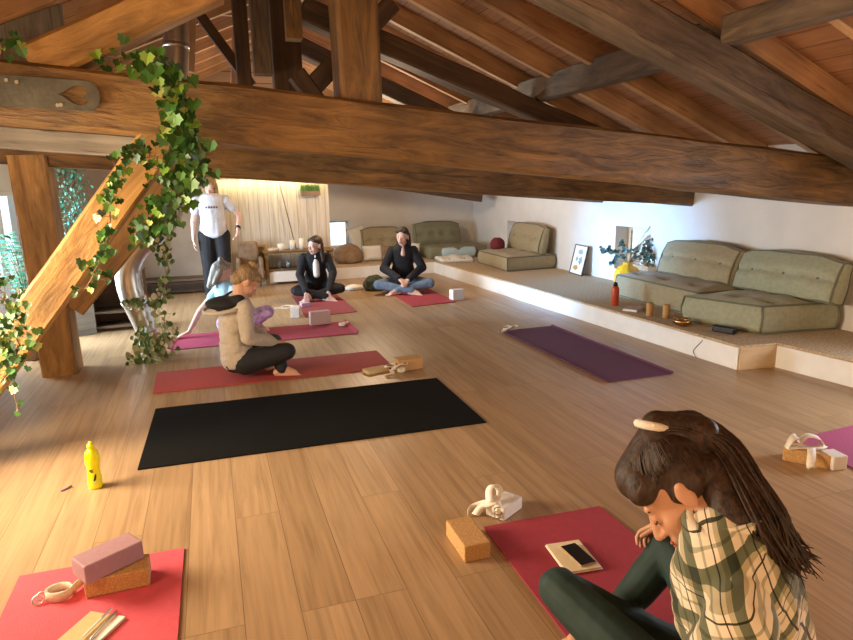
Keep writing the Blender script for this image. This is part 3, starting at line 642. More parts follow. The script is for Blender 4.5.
# right block with strap
block('cork block wrapped by a white strap on the floor by the right edge', (2.97, 2.42), -1.0+.08, (.225, .11, .075), M['cork'])
block('pale foam block end showing beside the strapped cork block', (3.04, 2.325), -.15, (.085, .10, .078), M['foam_white'], .001)
strap('white cotton strap looped in a bow on the strapped cork block by the magenta mat', [
    ([(-.10, .02, .08), (-.09, .01, .12), (-.04, .02, .14), (.0, .03, .10)], (.4, 1, .2)),
    ([(.0, .03, .09), (.04, .02, .13), (.09, -.01, .12), (.11, -.03, .085)], (.4, 1, .2)),
    ([(-.10, .02, .078), (-.03, .0, .082), (.05, -.04, .082), (.11, -.03, .082)], (.4, 1, .1)),
    ([(.02, -.03, .082), (-.04, -.085, .075), (-.075, -.115, .03), (-.05, -.11, .008)], (1, -.6, .2))], M['strap_white'], (2.96, 2.44, 0), .04)
# centre group
block('cork block lying beyond the black mat\'s far corner', (1.47, 4.93), .12, (.225, .115, .10), M['cork'])
block('second yoga block lying flat left of the strap at the red mat', (1.20, 4.95), .25, (.20, .11, .03), M['kraft'], name='flat_yoga_block')  # a second yoga block, laid flat
strap('bundle of cream strap loops between the flat block and cork block', [
    (circ(.045, .05, 0, 2*PI, 12, zw=.02), (.5, -.5, 1)), (circ(.035, .06, 1, 2*PI+1, 12, (.05, .0)), (0, -1, .8)), (circ(.04, .05, 2, 2*PI+2, 12, (-.055, .02)), (.4, -1, .5)), (circ(.03, .025, 0, 2*PI, 12, (.02, -.05)), (0, 0, 1))], M['strap'], (1.36, 4.87, .005), .026)
strap('white strap bundle at the far left corner of the purple mat', [
    (circ(.04, .035, 0, 2*PI, 12, (-.03, 0), zw=.01), (0, -.6, 1)), (circ(.035, .04, 1, 2*PI+1, 12, (.05, .02)), (.3, -1, .6)), ([(-.11, -.03, .01), (-.07, -.02, .02), (-.03, 0, .03)], (0, 0, 1))], M['strap_white'], (2.82, 5.78, .012), .03, [(-.12, -.03, .015)])
block('white block standing by the corner of the jeans woman\'s mat', (3.0, 7.74), .15, (.17, .11, .14), M['foam_white'])
block('pale block on end by the left of the dark red mat', (.88, 7.5), 1.3, (.2, .10, .115), M['foam_white'])
block('pink-grey foam block standing on the far end of the pinkish mat', (1.06, 6.9), .1, (.225, .08, .15), M['pinkgrey'], .011)
strap('small white strap coil on the corner of the pinkish mat', [(circ(.035, .02, 0, 2*PI, 12), (0, 0, 1)), (circ(.025, .03, 0, 2*PI, 12, (.04, 0)), (0, -1, 1))], M['strap_white'], (1.27, 6.72, .011), .03)
strap('cream strap lying loosely on the floor behind the girl in blue', [([(-.12, 0, .004), (-.02, .03, .006), (.08, -.01, .005), (.14, .02, .005), (.16, .08, .008), (.10, .13, .01), (.02, .10, .008)], (0, 1, .3))], M['strap'], (.76, 8.05, 0), .03)
box_ = block('small lilac box in the hand of the woman in the black jacket', (1.06, 8.02), .3, (.13, .06, .05), plain('lilac', (.55, .42, .62), .6), .009, name='small_box'); box_['category'] = 'box'

# ------------------------------------------------------------------ mattresses and cushions
def mattress(name, label, corners, z0, h, m, cat='cushion', tufts=(2, 3), lean=None, group=None, pipe=True, puff=.035, M4=None, back=False):
    """quilted cushion on four base corners (ccw); optional M4 placed afterwards"""
    cs = [V((*c, 0)) for c in corners]; c0 = sum(cs, V())/4; c0.z = z0
    t = thing(name, label, cat, tuple(c0) if M4 is None else (0, 0, 0), 0, group)
    if M4 is not None: t.matrix_local = M4
    nu, nv, nh = 26, 26, 6; lc = [c-V((c0.x, c0.y, 0)) for c in cs]
    def base(u, v): return lc[0].lerp(lc[1], u).lerp(lc[3].lerp(lc[2], u), v)
    tp = [((i+.5)/tufts[0], (j+.5)/tufts[1]) for i in range(tufts[0]) for j in range(tufts[1])]
    L0, L1 = (lc[1]-lc[0]).length, (lc[3]-lc[0]).length
    def P(u, v, w):
        r = .03; uu, vv = u, v
        p = base(uu, vv); edge = min(u, 1-u)*L0, min(v, 1-v)*L1; z = w*h
        bulge = puff*(min(1, edge[0]/.12)*min(1, edge[1]/.12))
        if w >= .999:
            z += bulge
            for a_, b2 in tp:
                d2 = ((u-a_)*L0)**2+((v-b2)*L1)**2; z -= .042*math.exp(-d2/.0045)
        if back: z = z*(1-.32*v)-.022*math.exp(-((v-.52)*L1)**2/.0007)*(w > .999); p.y -= (abs(2*u-1)**4*.045+.0)*v; z += .02*math.sin(PI*v)*(w > .5)
        if w <= .001: z = 0
        s_ = math.sin(PI*w)*.028
        p = p*(1+s_/max(.2, p.length)) if 0 < w < 1 else p
        p = p+V((noise.noise(p*6+V((3, 1, w*3)))*.012, noise.noise(p*6+V((7, 4, w*3)))*.012, 0))
        return V((p.x, p.y, z))
    bm = bmesh.new()
    vt = {}
    def gv(i, j, k):
        key = (i, j, k)
        if key not in vt: vt[key] = bm.verts.new(P(i/nu, j/nv, k/nh))
        return vt[key]
    for i in range(nu):
        for j in range(nv):
            for k in (0, nh): bm.faces.new((gv(i, j, k), gv(i+1, j, k), gv(i+1, j+1, k), gv(i, j+1, k)))
    for k in range(nh):
        for i in range(nu):
            for j in (0, nv): bm.faces.new((gv(i, j, k), gv(i+1, j, k), gv(i+1, j, k+1), gv(i, j, k+1)))
        for j in range(nv):
            for i in (0, nu): bm.faces.new((gv(i, j, k), gv(i, j+1, k), gv(i, j+1, k+1), gv(i, j, k+1)))
    obj('cover', bm, m, t, True)
    for a_, b2 in tp:
        p = P(a_, b2, 1); bm = bmesh.new(); bmesh.ops.create_icosphere(bm, subdivisions=2, radius=.012, matrix=Matrix.Translation(p+V((0, 0, .002)))); obj('tuft_button', bm, M['piping'], t, True)
    if pipe:
        bm = bmesh.new(); per = [(k/10, 0) for k in range(10)]+[(1, k/10) for k in range(10)]+[(1-k/10, 1) for k in range(10)]+[(0, 1-k/10) for k in range(11)]
        for w in (.97, .06): tube(bm, [P(u, v, w) for u, v in per], .009, 6)
        for u, v in ((0, 0), (1, 0), (1, 1), (0, 1)): tube(bm, [P(u, v, w) for w in (.05, .3, .6, .97)], .009, 6)
        obj('piping', bm, M['piping'], t, True)
    return t
def leaning(name, label, a, b_, z0, hgt, th, ang, m, tufts, group=None, cat='cushion', puff=.05):
    """back cushion standing between floor points a and b (seen from the front, right to left), leaning back by ang"""
    a, b_ = V((*a, z0)), V((*b_, z0)); x = (b_-a).normalized(); L_ = (b_-a).length
    n = V((x.y, -x.x, 0))            # towards the sitter
    up = (V((0, 0, 1))*math.cos(ang)-n*math.sin(ang)).normalized(); nn = x.cross(up)
    o = (a+b_)/2+up*hgt/2
    if nn.dot(n) < 0: nn = -nn
    yy = nn.cross(x)
    M4 = Matrix(((x.x, yy.x, nn.x, o.x), (x.y, yy.y, nn.y, o.y), (x.z, yy.z, nn.z, o.z), (0, 0, 0, 1)))
    return mattress(name, label, [(-L_/2, -hgt/2), (L_/2, -hgt/2), (L_/2, hgt/2), (-L_/2, hgt/2)], 0, th, m, cat, tufts, group=group, puff=puff, M4=M4, back=True)
mattress('seat_mattress', 'khaki seat mattress at the far end of the platform by the small window', [(4.12, 8.55), (4.93, 8.6), (4.93, 9.68), (4.15, 9.68)], .2, .21, M['khaki'])
leaning('back_cushion', 'khaki tufted back cushion standing on the far platform mattress', (4.80, 9.66), (4.80, 8.62), .42, .42, .15, .16, M['khaki'], (3, 1))
mattress('seat_mattress', 'sage seat mattress beside the vase, with a tan side', [(4.36, 4.88), (5.05, 4.84), (4.98, 6.22), (4.38, 6.2)], .2, .25, M['khaki'])
leaning('back_cushion', 'brown-green tufted back cushion behind the vase mattress', (4.93, 6.0), (4.93, 4.95), .46, .37, .17, .2, M['khaki'], (3, 1))
mattress('seat_mattress', 'nearest sage green mattress on the platform, black speaker before it', [(4.37, 4.13), (5.08, 4.02), (5.02, 4.80), (4.13, 4.79)], .2, .25, M['sage'])
leaning('back_cushion', 'nearest sage green tufted back cushion against the white wall', (4.97, 4.93), (5.03, 3.93), .44, .38, .18, .2, M['sage'], (3, 1))
# back-wall seats
leaning('back_cushion', 'khaki back cushion leaning on the rear wall left of the jeans woman', (2.55, 11.15), (3.25, 11.15), .24, .5, .12, .25, M['khaki'], (3, 1))
leaning('back_cushion', 'olive back cushion leaning on the rear wall right of the jeans woman', (3.55, 11.25), (4.40, 11.25), .34, .45, .12, .22, M['olive'], (4, 1))
mattress('seat_mattress', 'olive seat mattress with pale blue cloth on the rear platform', [(3.60, 10.55), (4.65, 10.55), (4.6, 11.15), (3.6, 11.15)], .2, .2, M['olive'], pipe=False)
mattress('folded_blanket', 'pale blue folded blanket along the front of the olive mattress', [(3.83, 10.47), (4.4, 10.47), (4.4, 10.54), (3.83, 10.54)], .215, .17, M['bluelinen'], 'blanket', (1, 1), pipe=False)
mattress('floor_cushion', 'flat cream cushion at the rear corner of the platform', [(3.62, 9.95), (4.1, 9.85), (4.25, 10.4), (3.66, 10.42)], .2, .07, M['linen'], pipe=False)
def pillow(label, loc, size, rot, m, name='pillow', cat='pillow'):
    bm = bmesh.new(); n = 16; w, d, h = size
    g = {}
    for s_ in (1, -1):
        for i in range(n+1):
            for j in range(n+1):
                u, v = i/n*2-1, j/n*2-1; e = (1-abs(u)**4)*(1-abs(v)**4); on = i in (0, n) or j in (0, n)
                key = (i, j, 0 if on else s_)
                if key not in g: g[key] = bm.verts.new((u*w/2*(1-.10*(1-v*v)*.5), v*d/2*(1-.10*(1-u*u)*.5), s_*h/2*max(0, e)**.6))
        for i in range(n):
            for j in range(n):
                q = [g[(a_, b2, 0 if a_ in (0, n) or b2 in (0, n) else s_)] for a_, b2 in ((i, j), (i+1, j), (i+1, j+1), (i, j+1))]
                bm.faces.new(q)
    o = obj(name, bm, m, None, True); o.location = loc; o.rotation_euler = rot; return tag(o, label, cat)
pillow('pale blue-white pillow on the rear platform right of the brown bean bag', (2.62, 10.75, .34), (.36, .27, .12), (1.25, 0, 0), M['linen'])
pillow('small patterned brown pillow beside the pale blue-white pillow', (2.88, 10.72, .33), (.24, .26, .1), (1.25, .1, .1), M['brownfab'])
pillow('white pillow at the right elbow of the woman in jeans', (3.30, 10.75, .35), (.34, .30, .12), (1.2, .15, -.2), M['linen'])
pillow('big white pillow leaning behind the khaki rear cushion', (2.52, 11.3, .52), (.34, .5, .12), (1.3, -.25, 0), M['linen'])
def blob(name, label, cat, loc, r, m, seed=1, fl=.7):
    bm = bmesh.new(); bmesh.ops.create_icosphere(bm, subdivisions=4, radius=1)
    for v in bm.verts:
        k = 1+.10*noise.noise(v.co*1.8+V((seed, 0, 0)))+.03*noise.noise(v.co*5); v.co = V((v.co.x*r[0]*k, v.co.y*r[1]*k, max(-.55, v.co.z)*r[2]*k))
    mz = min(v.co.z for v in bm.verts)
    for v in bm.verts: v.co.z -= mz
    o = obj(name, bm, m, None, True); o.location = loc; return tag(o, label, cat)
blob('bean_bag', 'brown marbled bean bag on the rear platform under the small window', 'bean bag', (2.18, 10.72, .2), (.26, .22, .20), M['brownfab'], 3)
blob('round_cushion', 'maroon ball-shaped cushion on the far platform mattress', 'cushion', (4.42, 9.55, .428), (.12, .12, .12), M['maroon'], 5)
blob('shoulder_bag', 'dark green patterned bag on the floor behind the jeans woman', 'bag', (2.2, 8.95, 0), (.17, .14, .14), plain('bag_fabric', (.05, .06, .04), .8, .6, 30), 8)
blob('folded_cloth', 'crumpled light grey cloth on the floor by the dark bag', 'cloth', (1.93, 9.1, 0), (.14, .10, .05), M['linen'], 9)

# things on the platform
pf = thing('picture_frame', 'thin-framed print with small drawings leaning on the white wall', 'picture', (4.97, 7.86, .2), 0)
a, b_ = V((4.885, 8.08, .2))-pf.location, V((4.84, 7.66, .2))-pf.location
x = (b_-a).normalized(); up = (V((0, 0, 1))+V((.24, 0, 0))).normalized(); L_ = .40; H_ = .42
def PFp(u, v, n=0): return a+x*u+up*v+x.cross(up).normalized()*n
bm = bmesh.new()
def qbox(bm, u0, v0, u1, v1, n0, n1):
    vs = [bm.verts.new(PFp(u, v, n)) for n in (n0, n1) for u, v in ((u0, v0), (u1, v0), (u1, v1), (u0, v1))]
    for q in ((0, 1, 2, 3), (4, 5, 6, 7), (0, 1, 5, 4), (1, 2, 6, 5), (2, 3, 7, 6), (3, 0, 4, 7)): bm.faces.new([vs[i] for i in q])
qbox(bm, 0, 0, L_, .012, -.01, .012); qbox(bm, 0, H_-.012, L_, H_, -.01, .012); qbox(bm, 0, .012, .012, H_-.012, -.01, .012); qbox(bm, L_-.012, .012, L_, H_-.012, -.01, .012)
obj('frame', bm, M['beam_dark'], pf)
bm = bmesh.new(); qbox(bm, .012, .012, L_-.012, H_-.012, -.004, .002); obj('print', bm, M['page'], pf)
for (u0, v0, u1, v1, c) in ((.08, .06, .22, .13, (.55, .33, .08)), (.20, .15, .30, .26, (.25, .36, .38)), (.10, .19, .17, .25, (.3, .4, .42)), (.13, .29, .28, .36, (.35, .42, .40))):
    for n_ in (1, -1):
        bm = bmesh.new(); sgn = .0025 if n_ == 1 else -.0045
        vs = [bm.verts.new(PFp((u0+u1)/2+math.cos(t*PI/8)*(u1-u0)/2*(1+.25*math.sin(3*t)), (v0+v1)/2+math.sin(t*PI/8)*(v1-v0)/2*(1+.2*math.cos(2*t)), sgn)) for t in range(16)]; bm.faces.new(vs)
        obj('drawing', bm, plain('drawing_ink', c, .8), pf)
def bottle(label, loc, m, prof, capm, capprof, cat='bottle', name='drink_bottle'):
    t = thing(name, label, cat, loc); bm = bmesh.new(); lathe(bm, prof, 24); obj('bottle_body', bm, m, t, True); bm = bmesh.new(); lathe(bm, capprof, 20); obj('cap', bm, capm, t, True); return t
bottle('tall red metal flask with a black cap on the platform edge', (4.02, 5.72, .2), plain('red_enamel', (.50, .07, .02), .35), [(.001, 0), (.037, 0), (.04, .005), (.04, .17), (.036, .195), (.022, .21), (.001, .21)], M['black'], [(.001, .21), (.022, .21), (.024, .235), (.016, .25), (.001, .252)])
for i, (x_, y_, l) in enumerate(((3.99, 5.13, 'left one of two small cork cylinders on the platform edge, nearer the book'), (4.08, 5.00, 'right one of two small cork cylinders on the platform edge, nearer the bowl'))):
    bm = bmesh.new(); lathe(bm, [(.001, 0), (.03, 0), (.033, .004), (.033, .125), (.029, .132), (.006, .132), (.006, .12), (.001, .12)], 20); o = obj('cork_roller', bm, M['cork'], None, True); o.location = (x_+.02, y_, .2); tag(o, l, 'roller', 'cork cylinders on the platform edge')
bk = thing('book', 'pale pink-grey closed book lying on the platform edge by the red flask', 'book', (4.05, 5.44, .2), .6)
bm = bmesh.new(); B(bm, (-.11, -.075, 0), (.11, .075, .004), .001); B(bm, (-.11, -.075, .02), (.11, .075, .024), .001); B(bm, (-.11, .071, .004), (-.106+.216, .075, .02)); obj('cover', bm, M['pinkgrey'], bk)
bm = bmesh.new(); B(bm, (-.106, -.072, .004), (.106, .070, .02)); obj('pages', bm, M['page'], bk)
bw = thing('singing_bowl', 'bronze singing bowl with its striker on the platform edge', 'bowl', (4.005, 4.66, .2)); bw.scale = (.85, .85, .85)
bm = bmesh.new(); lathe(bm, [(.001, 0), (.05, 0), (.085, .02), (.098, .05), (.092, .075), (.086, .075), (.09, .05), (.078, .025), (.045, .008), (.001, .008)], 32); obj('bowl', bm, M['brass'], bw, True)
bm = bmesh.new(); tube(bm, [V((-.10, .02, .115)), V((.04, -.02, .03))], [.010, .009], 10); obj('striker', bm, M['beam'], bw, True)
sp = thing('speaker', 'small black portable speaker on the platform edge', 'speaker', (4.15, 4.30, .2), -1.2)
bm = bmesh.new(); B(bm, (-.10, -.035, 0), (.10, .035, .062), .014, seg=3); obj('housing', bm, M['black'], sp, True)
bm = bmesh.new(); B(bm, (-.085, -.0375, .01), (.085, -.0345, .05), .002); obj('grille', bm, M['black_metal'], sp)
bm = bmesh.new(); tube(bm, smooth_path([(4.10, 4.20, .206), (4.0, 4.23, .206), (3.925, 4.26, .209), (3.893, 4.28, .15), (3.885, 4.36, .05), (3.87, 4.30, .006)], 6), .003, 6); tag(obj('power_cord', bm, plain('grey_cord', (.2, .18, .16), .6), None, True), 'thin grey cord running from the speaker down the white riser', 'cord')
# vase with eucalyptus
vs_ = thing('flower_vase', 'amber yellow vase of eucalyptus branches and pampas on the platform', 'vase', (4.72, 6.50, .2))
bm = bmesh.new(); n = 40; rings = []
for r, z in ((.02, 0), (.10, .005), (.14, .07), (.15, .15), (.145, .22), (.11, .275), (.06, .30), (.05, .32), (.055, .335)):
    rings.append([V((r*(1+.07*math.cos(9*2*PI*k/n))*math.cos(2*PI*k/n), r*(1+.07*math.cos(9*2*PI*k/n))*math.sin(2*PI*k/n), z)) for k in range(n)])
loft(bm, rings); obj('vase_body', bm, M['amber'], vs_, True)
bs, bl, bp_ = bmesh.new(), bmesh.new(), bmesh.new()
def vpt(px_, py_, dy=0): return at_y(px_, py_, 6.50+dy)-vs_.location
rt = V((0, 0, .31))
for (tx, ty, dy, n_) in ((602, 250, 0, 16), (612, 262, -.05, 14), (622, 244, .1, 9), (640, 250, .05, 8), (665, 232, 0, 26), (678, 236, .1, 26), (686, 250, -.05, 24), (672, 262, -.1, 22), (660, 244, 0, 22), (648, 256, 0, 12), (665, 272, -.1, 12), (688, 240, .05, 14), (676, 250, 0, 18)):
    tip = vpt(tx, ty, dy); pts = smooth_path([rt, rt.lerp(tip, .35)+V((0, 0, .07)), rt.lerp(tip, .75)+V((0, 0, .05)), tip], 5)
    tube(bs, pts, .003, 5)
    for i in range(int(n_*1.8)):
        p = pts[int(len(pts)*(.35+.65*rnd.random())) % len(pts)]+rv(.035); leaf(bl, p, V((-.5, -1, .3))+rv(.7), rv(1), .078*rnd.uniform(.7, 1.3), OVAL, .1)
obj('stem', bs, M['stem'], vs_); obj('leaves', bl, M['leaf_euc'], vs_)
for (tx, ty) in ((652, 224), (648, 236), (660, 226), (686, 232)):
    tip = vpt(tx, ty, .05); pts = smooth_path([rt, rt.lerp(tip, .5)+V((.0, 0, .04)), tip], 6); tube(bp_, pts, [.003+.016*max(0, (i/len(pts)-.5))*2*(1.1-i/len(pts))*3 for i in range(len(pts))], 7)
obj('pampas', bp_, plain('pampas_beige', (.72, .62, .44), .9, .2, 60), vs_, True)
for (tx, ty) in ((690, 252), (688, 262), (694, 257)):
    bm = bmesh.new(); tip = vpt(tx, ty); leaf(bm, tip, V((-.5, -1, .3))+rv(.3), rv(1), .10, IVY, .2); obj('dry_leaf', bm, plain('dry_leaf_tan', (.50, .32, .20), .8), vs_)

# ------------------------------------------------------------------ back-left furniture
ct = thing('console_table', 'low brown wooden glass-sided table against the painted boards', 'table', (1.28, 10.2, 0))
bm = bmesh.new(); wd, dp, hh = 1.0, .3, .52
for sx in (-1, 1):
    for sy in (-1, 1):
        bm = bmesh.new(); B(bm, (sx*wd/2-.025, sy*dp/2-.025, 0), (sx*wd/2+.025, sy*dp/2+.025, hh-.03), .003); obj('leg', bm, M['beam'], ct)
bm = bmesh.new(); B(bm, (-wd/2-.04, -dp/2-.04, hh-.03), (wd/2+.04, dp/2+.03, hh), .004); obj('table_top', bm, M['beam'], ct)
bm = bmesh.new(); B(bm, (-wd/2+.026, -dp/2, .22), (wd/2-.026, dp/2, .245), .003); obj('shelf', bm, M['beam'], ct)
bm = bmesh.new(); B(bm, (-wd/2+.026, -dp/2-.003, .25), (wd/2-.026, -dp/2+.003, hh-.035)); obj('glass_door', bm, M['glass'], ct)
bm = bmesh.new(); B(bm, (-wd/2+.03, -dp/2+.02, .04), (wd/2-.03, dp/2-.01, .21), .003); obj('lower_box', bm, M['white'], ct)
for i, (x_, h_, r_, mm, l) in enumerate(((1.02, .10, .05, 'page', 'white candle, leftmost on the wooden console table'), (1.20, .15, .04, 'linen', 'taller white candle in the middle of the console table'), (1.34, .17, .035, 'page', 'tallest white candle, beside the head of the seated woman'), (.90, .04, .08, 'cork_pale', 'low pale dish on the left of the console table'))):
    bm = bmesh.new(); lathe(bm, [(.001, 0), (r_, 0), (r_, h_), (r_*.7, h_-.004), (.004, h_-.006), (.003, h_+.012), (.001, h_+.012)], 16); o = obj('candle' if i < 3 else 'dish', bm, M[mm], None, True); o.location = (x_, 10.18, .52); tag(o, l, 'candle' if i < 3 else 'dish')
for i, (x_, l) in enumerate(((.98, 'clear glass on the shelf inside the console table, left'), (1.12, 'clear glass on the shelf inside the console table, right'))):
    bm = bmesh.new(); lathe(bm, [(.001, 0), (.03, 0), (.035, .11), (.031, .11), (.027, .006), (.001, .006)], 14); o = obj('drinking_glass', bm, M['bluelinen'], None, True); o.location = (x_, 10.2, .245); tag(o, l, 'glass')
gf = thing('picture_frame', 'golden-framed dark picture leaning on the painted boards', 'picture', (.68, 10.38, .2))
bm = bmesh.new()
for lo, hi in (((-.13, 0, 0), (.13, .02, .03)), ((-.13, 0, .37), (.13, .02, .40)), ((-.13, 0, .03), (-.10, .02, .37)), ((.10, 0, .03), (.13, .02, .37))): B(bm, lo, hi, .003)
obj('frame', bm, plain('gilt', (.50, .33, .12), .4, metal=.4), gf); bm = bmesh.new(); B(bm, (-.10, .008, .03), (.10, .014, .37)); obj('print', bm, plain('dark_print', (.16, .10, .05), .6, .5, 12), gf); gf.rotation_euler = (-.14, 0, 0)
bx_ = block('low pale wooden step under the golden picture', (.72, 10.33), 0, (.46, .3, .2), M['cork_pale'], name='low_box'); bx_['category'] = 'box'
# draped brown armchair between the standing woman and the picture
ac = thing('armchair', 'small armchair draped with a brown blanket behind the standing woman', 'chair', (.53, 10.12, 0)); ac.scale = (.62, .62, .85)
bm = bmesh.new(); B(bm, (-.26, -.25, .12), (.26, .25, .38), .05, seg=4); obj('seat', bm, M['brownfab'], ac, True)
bm = bmesh.new(); B(bm, (-.24, .12, .3), (.24, .27, .80), .07, seg=4); obj('backrest', bm, M['brownfab'], ac, True)
for sx in (-1, 1):
    bm = bmesh.new(); B(bm, (sx*.27-.05, -.25, .14), (sx*.27+.05, .22, .52), .04, seg=3); obj('armrest', bm, M['brownfab'], ac, True)
for sx in (-1, 1):
    for sy in (-1, 1):
        bm = bmesh.new(); lathe(bm, [(.015, 0), (.025, .14)], 10, (sx*.22, sy*.2, 0)); obj('leg', bm, M['beam_dark'], ac)
# wall planter with grass
wp = thing('wall_planter', 'narrow box of bright green grass fixed to the painted boards', 'plant', (1.56, 10.42, 1.36))
bm = bmesh.new(); B(bm, (-.15, -.06, -.02), (.15, .07, .05), .006); obj('planter_box', bm, M['brownfab'], wp)
bl = bmesh.new()
for i in range(420):
    x_, y_ = rnd.uniform(-.145, .145), rnd.uniform(-.06, .06); h_ = rnd.uniform(.08, .15); dx_, dy_ = rnd.gauss(0, .015), rnd.gauss(0, .015)
    vs = [bl.verts.new(p) for p in ((x_-.004, y_, .04), (x_+.004, y_, .04), (x_+dx_, y_+dy_, .04+h_))]; bl.faces.new(vs)
obj('grass', bl, M['leaf_grass'], wp)
bm = bmesh.new(); tube(bm, [at_y(279, 182, 10.42), V((at_y(296, 247, 10.34).x, 10.34, .522))], .008, 8); tag(obj('wooden_pole', bm, M['beam'], None, True), 'thin wooden pole leaning on the painted boards above the console', 'pole')
# heater grille, grey board and shelf at left
ht = thing('baseboard_heater', 'long low dark grille heater along the brown panel wall', 'heater', (-.42, 9.82, 0))
bm = bmesh.new(); B(bm, (-.55, -.05, .03), (.40, .08, .17), .006); obj('casing', bm, M['beam_dark'], ht)
for k in range(36):
    bm = bmesh.new(); B(bm, (-.53+k*.0258, -.056, .05), (-.522+k*.0258, -.048, .15)); obj('fin', bm, M['black_metal'], ht)
gb = thing('leaning_board', 'grey weathered board standing on end behind the golden post', 'board', (-1.33, 7.4, 0), .35)
bm = bmesh.new(); B(bm, (-.13, -.015, 0), (.10, .015, .78), .004); o = obj('board', bm, M['greywood'], gb)
sh = thing('shoe_shelf', 'dark open wooden shelf behind the post and steel pipe', 'shelf', (-1.06, 7.62, 0))
for nm, lo, hi in (('side_panel', (-.22, -.15, 0), (-.19, .15, .62)), ('side_panel', (.30, -.15, 0), (.33, .15, .62)), ('top_panel', (-.22, -.15, .62), (.33, .15, .65)), ('shelf_board', (-.19, -.15, .04), (.30, .15, .065)), ('shelf_board', (-.19, -.15, .2), (.30, .15, .225)), ('back_panel', (-.19, .13, .065), (.30, .15, .62))):
    bm = bmesh.new(); B(bm, lo, hi, .003); obj(nm, bm, M['beam_dark'], sh)
timber('panel_rail', at_y(120, 281, 9.85), at_y(214, 276, 9.85), .03, .04, M['beam_dark'], 'dark rail across the brown panel wall at the left rear', 'rail', cuts=4, bev=.003)

# ------------------------------------------------------------------ people
def cap(bm, p0, p1, r0, r1, n=14, flat=None):
    p0, p1 = V(p0), V(p1); d = p1-p0; L_ = d.length
    if L_ < 1e-5: d = V((0, 0, 1e-3)); L_ = 1e-3
    x, y, z = frame_of(d); rings = []
    for k in range(1, 5): a_ = PI/2*(1-k/5); rings.append((p0-x*r0*math.sin(a_), r0*math.cos(a_)))
    rings.append((p0, r0)); rings.append((p1, r1))
    for k in range(1, 5): a_ = PI/2*k/5; rings.append((p1+x*r1*math.sin(a_), r1*math.cos(a_)))
    loft(bm, [[c+y*r*math.cos(2*PI*i/n)+z*r*math.sin(2*PI*i/n) for i in range(n)] for c, r in rings])
def ell(bm, c, rad, R=None):
    M4 = Matrix.Translation(V(c)) @ ((R.to_4x4() if R else Matrix.Identity(4)) @ Matrix.Diagonal((*rad, 1)))
    bmesh.ops.create_uvsphere(bm, u_segments=20, v_segments=12, radius=1, matrix=M4)
def organic(name, bm, m, parent, voxel, smooth=6, disp=None):
    me = bpy.data.meshes.new('tmp'); bmesh.ops.recalc_face_normals(bm, faces=bm.faces); bm.to_mesh(me); bm.free()
    o = bpy.data.objects.new('tmp', me); C.objects.link(o)
    md = o.modifiers.new('r', 'REMESH'); md.mode = 'VOXEL'; md.voxel_size = voxel
    if smooth: ms = o.modifiers.new('s', 'SMOOTH'); ms.factor = .5; ms.iterations = smooth
    dg = bpy.context.evaluated_depsgraph_get(); dg.update()
    nm = bpy.data.meshes.new_from_object(o.evaluated_get(dg)); bpy.data.objects.remove(o); nm.name = name
    if disp:
        amp, sc, st = disp; ns = [v.normal.copy() for v in nm.vertices]
        for v, n_ in zip(nm.vertices, ns):
            q = V((v.co.x*sc*st[0], v.co.y*sc*st[1], v.co.z*sc*st[2])); k = noise.noise(q)+.5*noise.noise(q*2.1); v.co += n_*(amp*(1-abs(k)*2.2 if amp < 0 else k)*(1 if amp > 0 else -1)) if False else n_*amp*k
    for p in nm.polygons: p.use_smooth = True
    return link(name, nm, m, parent)
def basis(f, u):
    f = V(f).normalized(); u = V(u); u = (u-f*u.dot(f)).normalized(); r = f.cross(u); return Matrix(((r.x, f.x, u.x), (r.y, f.y, u.y), (r.z, f.z, u.z)))
def head_prims(bm, c, R, s=1.0):
    c = V(c); T_ = lambda p: c+R @ (V(p)*s); E_ = lambda p, r: ell(bm, T_(p), tuple(q*s for q in r), R)
    E_((0, -.012, .030), (.073, .092, .086)); E_((0, .028, -.03), (.057, .062, .080)); E_((0, .052, -.083), (.030, .030, .024)); E_((0, .015, -.06), (.05, .055, .04))
    for sx in (-1, 1):
        E_((sx*.030, .056, -.030), (.024, .024, .028)); E_((sx*.074, -.012, -.012), (.009, .02, .031)); E_((sx*.078, -.018, .008), (.008, .014, .014)); E_((sx*.034, .012, -.066), (.016, .03, .02))
        E_((sx*.010, .098, -.035), (.008, .010, .008)); E_((sx*.03, .076, .0), (.016, .012, .012))
    cap(bm, T_((0, .083, .012)), T_((0, .108, -.030)), .008*s, .012*s); cap(bm, T_((-.032, .070, .024)), T_((.032, .070, .024)), .014*s, .014*s)
    E_((0, .085, -.062), (.024, .014, .016))
def face_parts(par, c, R, s, lipm, browm, closed=False):
    c = V(c); T_ = lambda p: c+R @ (V(p)*s)
    bm = bmesh.new(); ell(bm, T_((0, .096, -.058)), (.021*s, .007*s, .0045*s), R); ell(bm, T_((0, .095, -.067)), (.018*s, .008*s, .0055*s), R); obj('lips', bm, lipm, par, True)
    for sx in (-1, 1):
        bm = bmesh.new(); pts = [T_((sx*(.014+.034*k/5), .0835-.012*(k/5)**2, .019+.006*math.sin(k/5*PI))) for k in range(6)]; tube(bm, pts, [.002*s, .0035*s, .0035*s, .003*s, .0025*s, .001*s], 6); obj('eyebrow', bm, browm, par, True)
        bm = bmesh.new()
        if closed:
            pts = [T_((sx*(.018+.026*k/5), .0885-.010*(k/5)**2, -.004-.004*math.sin(k/5*PI))) for k in range(6)]; tube(bm, pts, .0018*s, 6); obj('eyelash', bm, browm, par, True)
        else:
            ell(bm, T_((sx*.030, .082, -.002)), (.011*s, .006*s, .005*s), R); obj('eye', bm, M['eye'], par, True)
